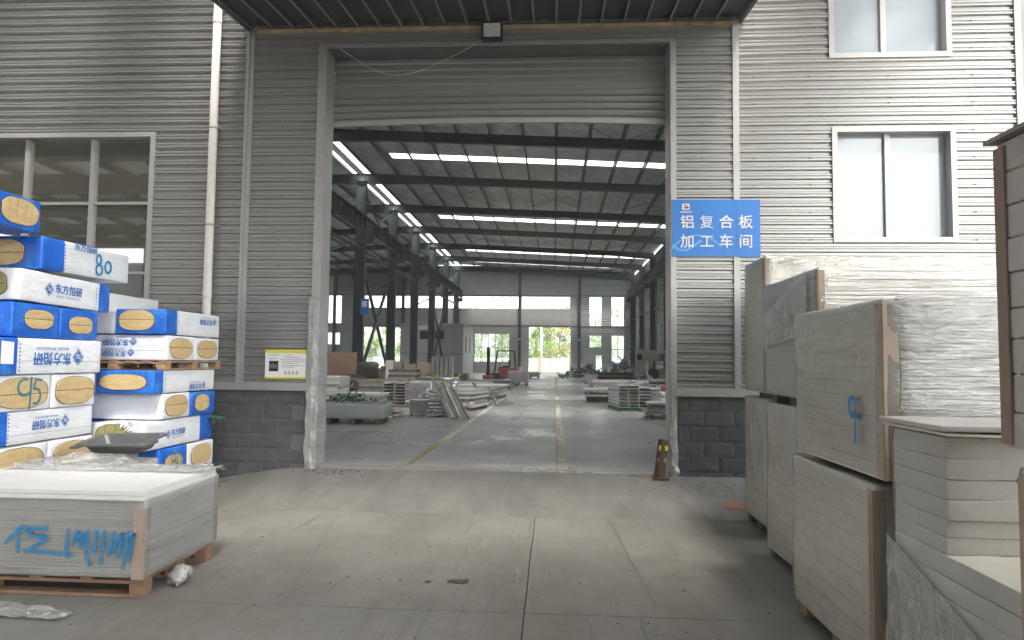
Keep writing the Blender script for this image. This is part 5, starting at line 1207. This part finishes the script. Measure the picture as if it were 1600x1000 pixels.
scrap('aluminium_scrap', 'bright tangled aluminium scrap heap left of the beige machine', 'scrap heap', 5.2, 52, 1.7, 1.2, 1.9, 380, ['alu', 'panelw', 'steel', 'chrome'], (.3, 1.4), (.03, .2), flat=1)
o = panels('wrapped_block', 'pale wrapped bundle lying before the dark scrap heap', 'wrapped load', 2.7, 47, 1.2, 1.2, .62, 3, 'panelw', 6, .08, .04)
panels('panel_stack', 'dark flat stack behind the wrapped bundle on the right', 'panel stack', 4.2, 46.5, 1.9, 1.8, .6, 5, 'sack', 0, .1, .05, m2='panelg')
for (x, y) in ((6.6, 40), (7.4, 44)): panels('panel_stack', 'grey panel stack beside the right hall wall, %s' % ('nearer one' if y == 40 else 'farther one'), 'panel stack', x, y, 1.6, 1.6, 1.1, 8, 'panelg', 0, .1, .05, m2='card')
scrap('floor_litter', 'small white litter on the floor by the back gate', 'litter', 1.5, 60, 2.2, 5, .05, 90, ['panelw'], (.1, .3), (.05, .15))
# blue tag on the first column
g = G(); g.box((0, 0, 0), (.5, .03, .95)); o = g.build('column_sign', 'sign', label='small blue sign hung on the nearest dark column', cat='sign'); o.location = (-11.45, 39.55, 4.1)
g = G(); g.box((.1, -.004, .45), (.4, -.001, .8)); q = g.build('sign_text', 'paint', o)
# tools by the wall at the back: extinguisher-white boxes
for i, x in enumerate((-4.1, 2.9)): g = G(); g.box((x - .12, FW - .5, 3.9), (x + .12, FW - .41, 4.05)); tag(g.build('wall_lamp', 'paint'), 'small white wall lamp on the back wall post %s' % ('left of the gate' if i == 0 else 'right of the gate'), 'lamp')

# ------------------------------------------------------------------ beyond the back gate
fn_ = empty('fence', (0, 90, 0), label='white paling fence outside the back gate', cat='fence'); me = None; x = -24
nn = 0
while x < 10:
    if me is None: g = G(); g.box((-.03, -.02, .1), (.03, .02, 1.85)); s_ = g.build('paling', 'paint', fn_); me = s_.data
    else: s_ = link('paling', me, fn_)
    s_.location = (x, 0, 0); x += .17 if -5 < x < 4 else .3; nn += 1
for z in (.3, 1.6): g = G(); g.box((-24, .025, z), (10, .065, z + .06)); g.build('rail', 'paint', fn_)
for x in (-20, -12, -1.9, 2.2, 9): g = G(); g.box((x - .22, -.2, 0), (x + .22, .2, 2.0)); g.build('fence_pillar', 'card', fn_)
leafm = {}
def tree(x, y, h, r, m, label, seed, lean=0):
    rnd = random.Random(seed); o = empty('tree', (x, y, 0), label=label, cat='tree', group='trees beyond the back gate')
    g = G(); g.tube([(0, 0, 0), (.1 * lean, .05, h * .3), (.2 * lean, 0, h * .6), (.25 * lean, 0, h * .85)], [.22, .17, .11, .04], 0, 8)
    for k in range(7):
        a = rnd.random() * 6.28; z = h * rnd.uniform(.25, .7); g.tube([(.1 * lean, 0, z), (math.cos(a) * r * .5, math.sin(a) * r * .5, z + h * .12), (math.cos(a) * r * .8, math.sin(a) * r * .8, z + h * .2)], [.07, .04, .015], 0, 5)
    g.build('trunk', 'bark', o); g = G(); cl = [(rnd.gauss(0, r * .5), rnd.gauss(0, r * .5), h * rnd.uniform(.22, .98), rnd.uniform(.5, 1.1) * r * .36) for _ in range(34)]
    for i in range(4200):
        c = cl[rnd.randrange(len(cl))]; d = Vector((rnd.gauss(0, 1), rnd.gauss(0, 1), rnd.gauss(0, .8))).normalized() * c[3] * rnd.uniform(.5, 1.05); p = Vector(c[:3]) + d
        u = Vector((rnd.gauss(0, 1), rnd.gauss(0, 1), rnd.gauss(0, 1))).normalized() * rnd.uniform(.07, .15); v = u.cross(Vector((rnd.gauss(0, 1), rnd.gauss(0, 1), rnd.gauss(0, 1)))).normalized() * rnd.uniform(.05, .10)
        g.quad([p - u, p + v, p + u, p - v])
    g.build('crown', m, o); return o
for i, (x, y, h, r, m_, l) in enumerate(((-2.6, 96, 8, 2.0, 'leaf', 'bright green tree at the left side of the back gate'), (.8, 98, 8.5, 2.6, 'leafb', 'olive round tree right of centre in the back gate'), (3.6, 100, 9, 2.6, 'leaf', 'green tree seen at the right edge of the back gate'), (-.6, 104, 10, 2.6, 'leaf', 'taller green tree behind the others in the back gate'),
        (-7.4, 98, 8, 2.4, 'leaf', 'green tree behind the large lower back window'), (-12, 100, 9, 2.8, 'leaf', 'green tree outside, hidden mostly by the cabin'), (-21.5, 97, 8, 2.4, 'leaf', 'green tree seen through the left back door'), (-19, 101, 9, 2.4, 'leaf', 'second green tree through the left back door, right of the first'), (-26.5, 100, 9, 2.6, 'leaf', 'green tree behind the narrow windows far left'), (7.5, 101, 9, 2.6, 'leaf', 'green tree behind the tall narrow windows on the right'))):
    tree(x, y, h, r, m_, l, 40 + i)
g = G(); g.tube([(-1.75, 92, 0), (-1.75, 92, 7.5)], .13, 0, 8); g.build('pale_pole', 'white', label='pale pole standing outside the back gate', cat='pole')
bpy.context.view_layer.update()

if HAZE:
    bm = G(); bm.box((-72, -47, -1.4), (72, 172, 14.5)); hz = bm.build('haze', 'steel', kind='stuff'); hz.data.materials.clear()
    hm = bpy.data.materials.new('air'); hm.use_nodes = True; t = hm.node_tree; t.nodes.clear(); pv = t.nodes.new('ShaderNodeVolumePrincipled'); oo_ = t.nodes.new('ShaderNodeOutputMaterial')
    pv.inputs['Color'].default_value = (.85, .9, .92, 1); pv.inputs['Density'].default_value = .0019; t.links.new(pv.outputs[0], oo_.inputs['Volume']); hz.data.materials.append(hm)
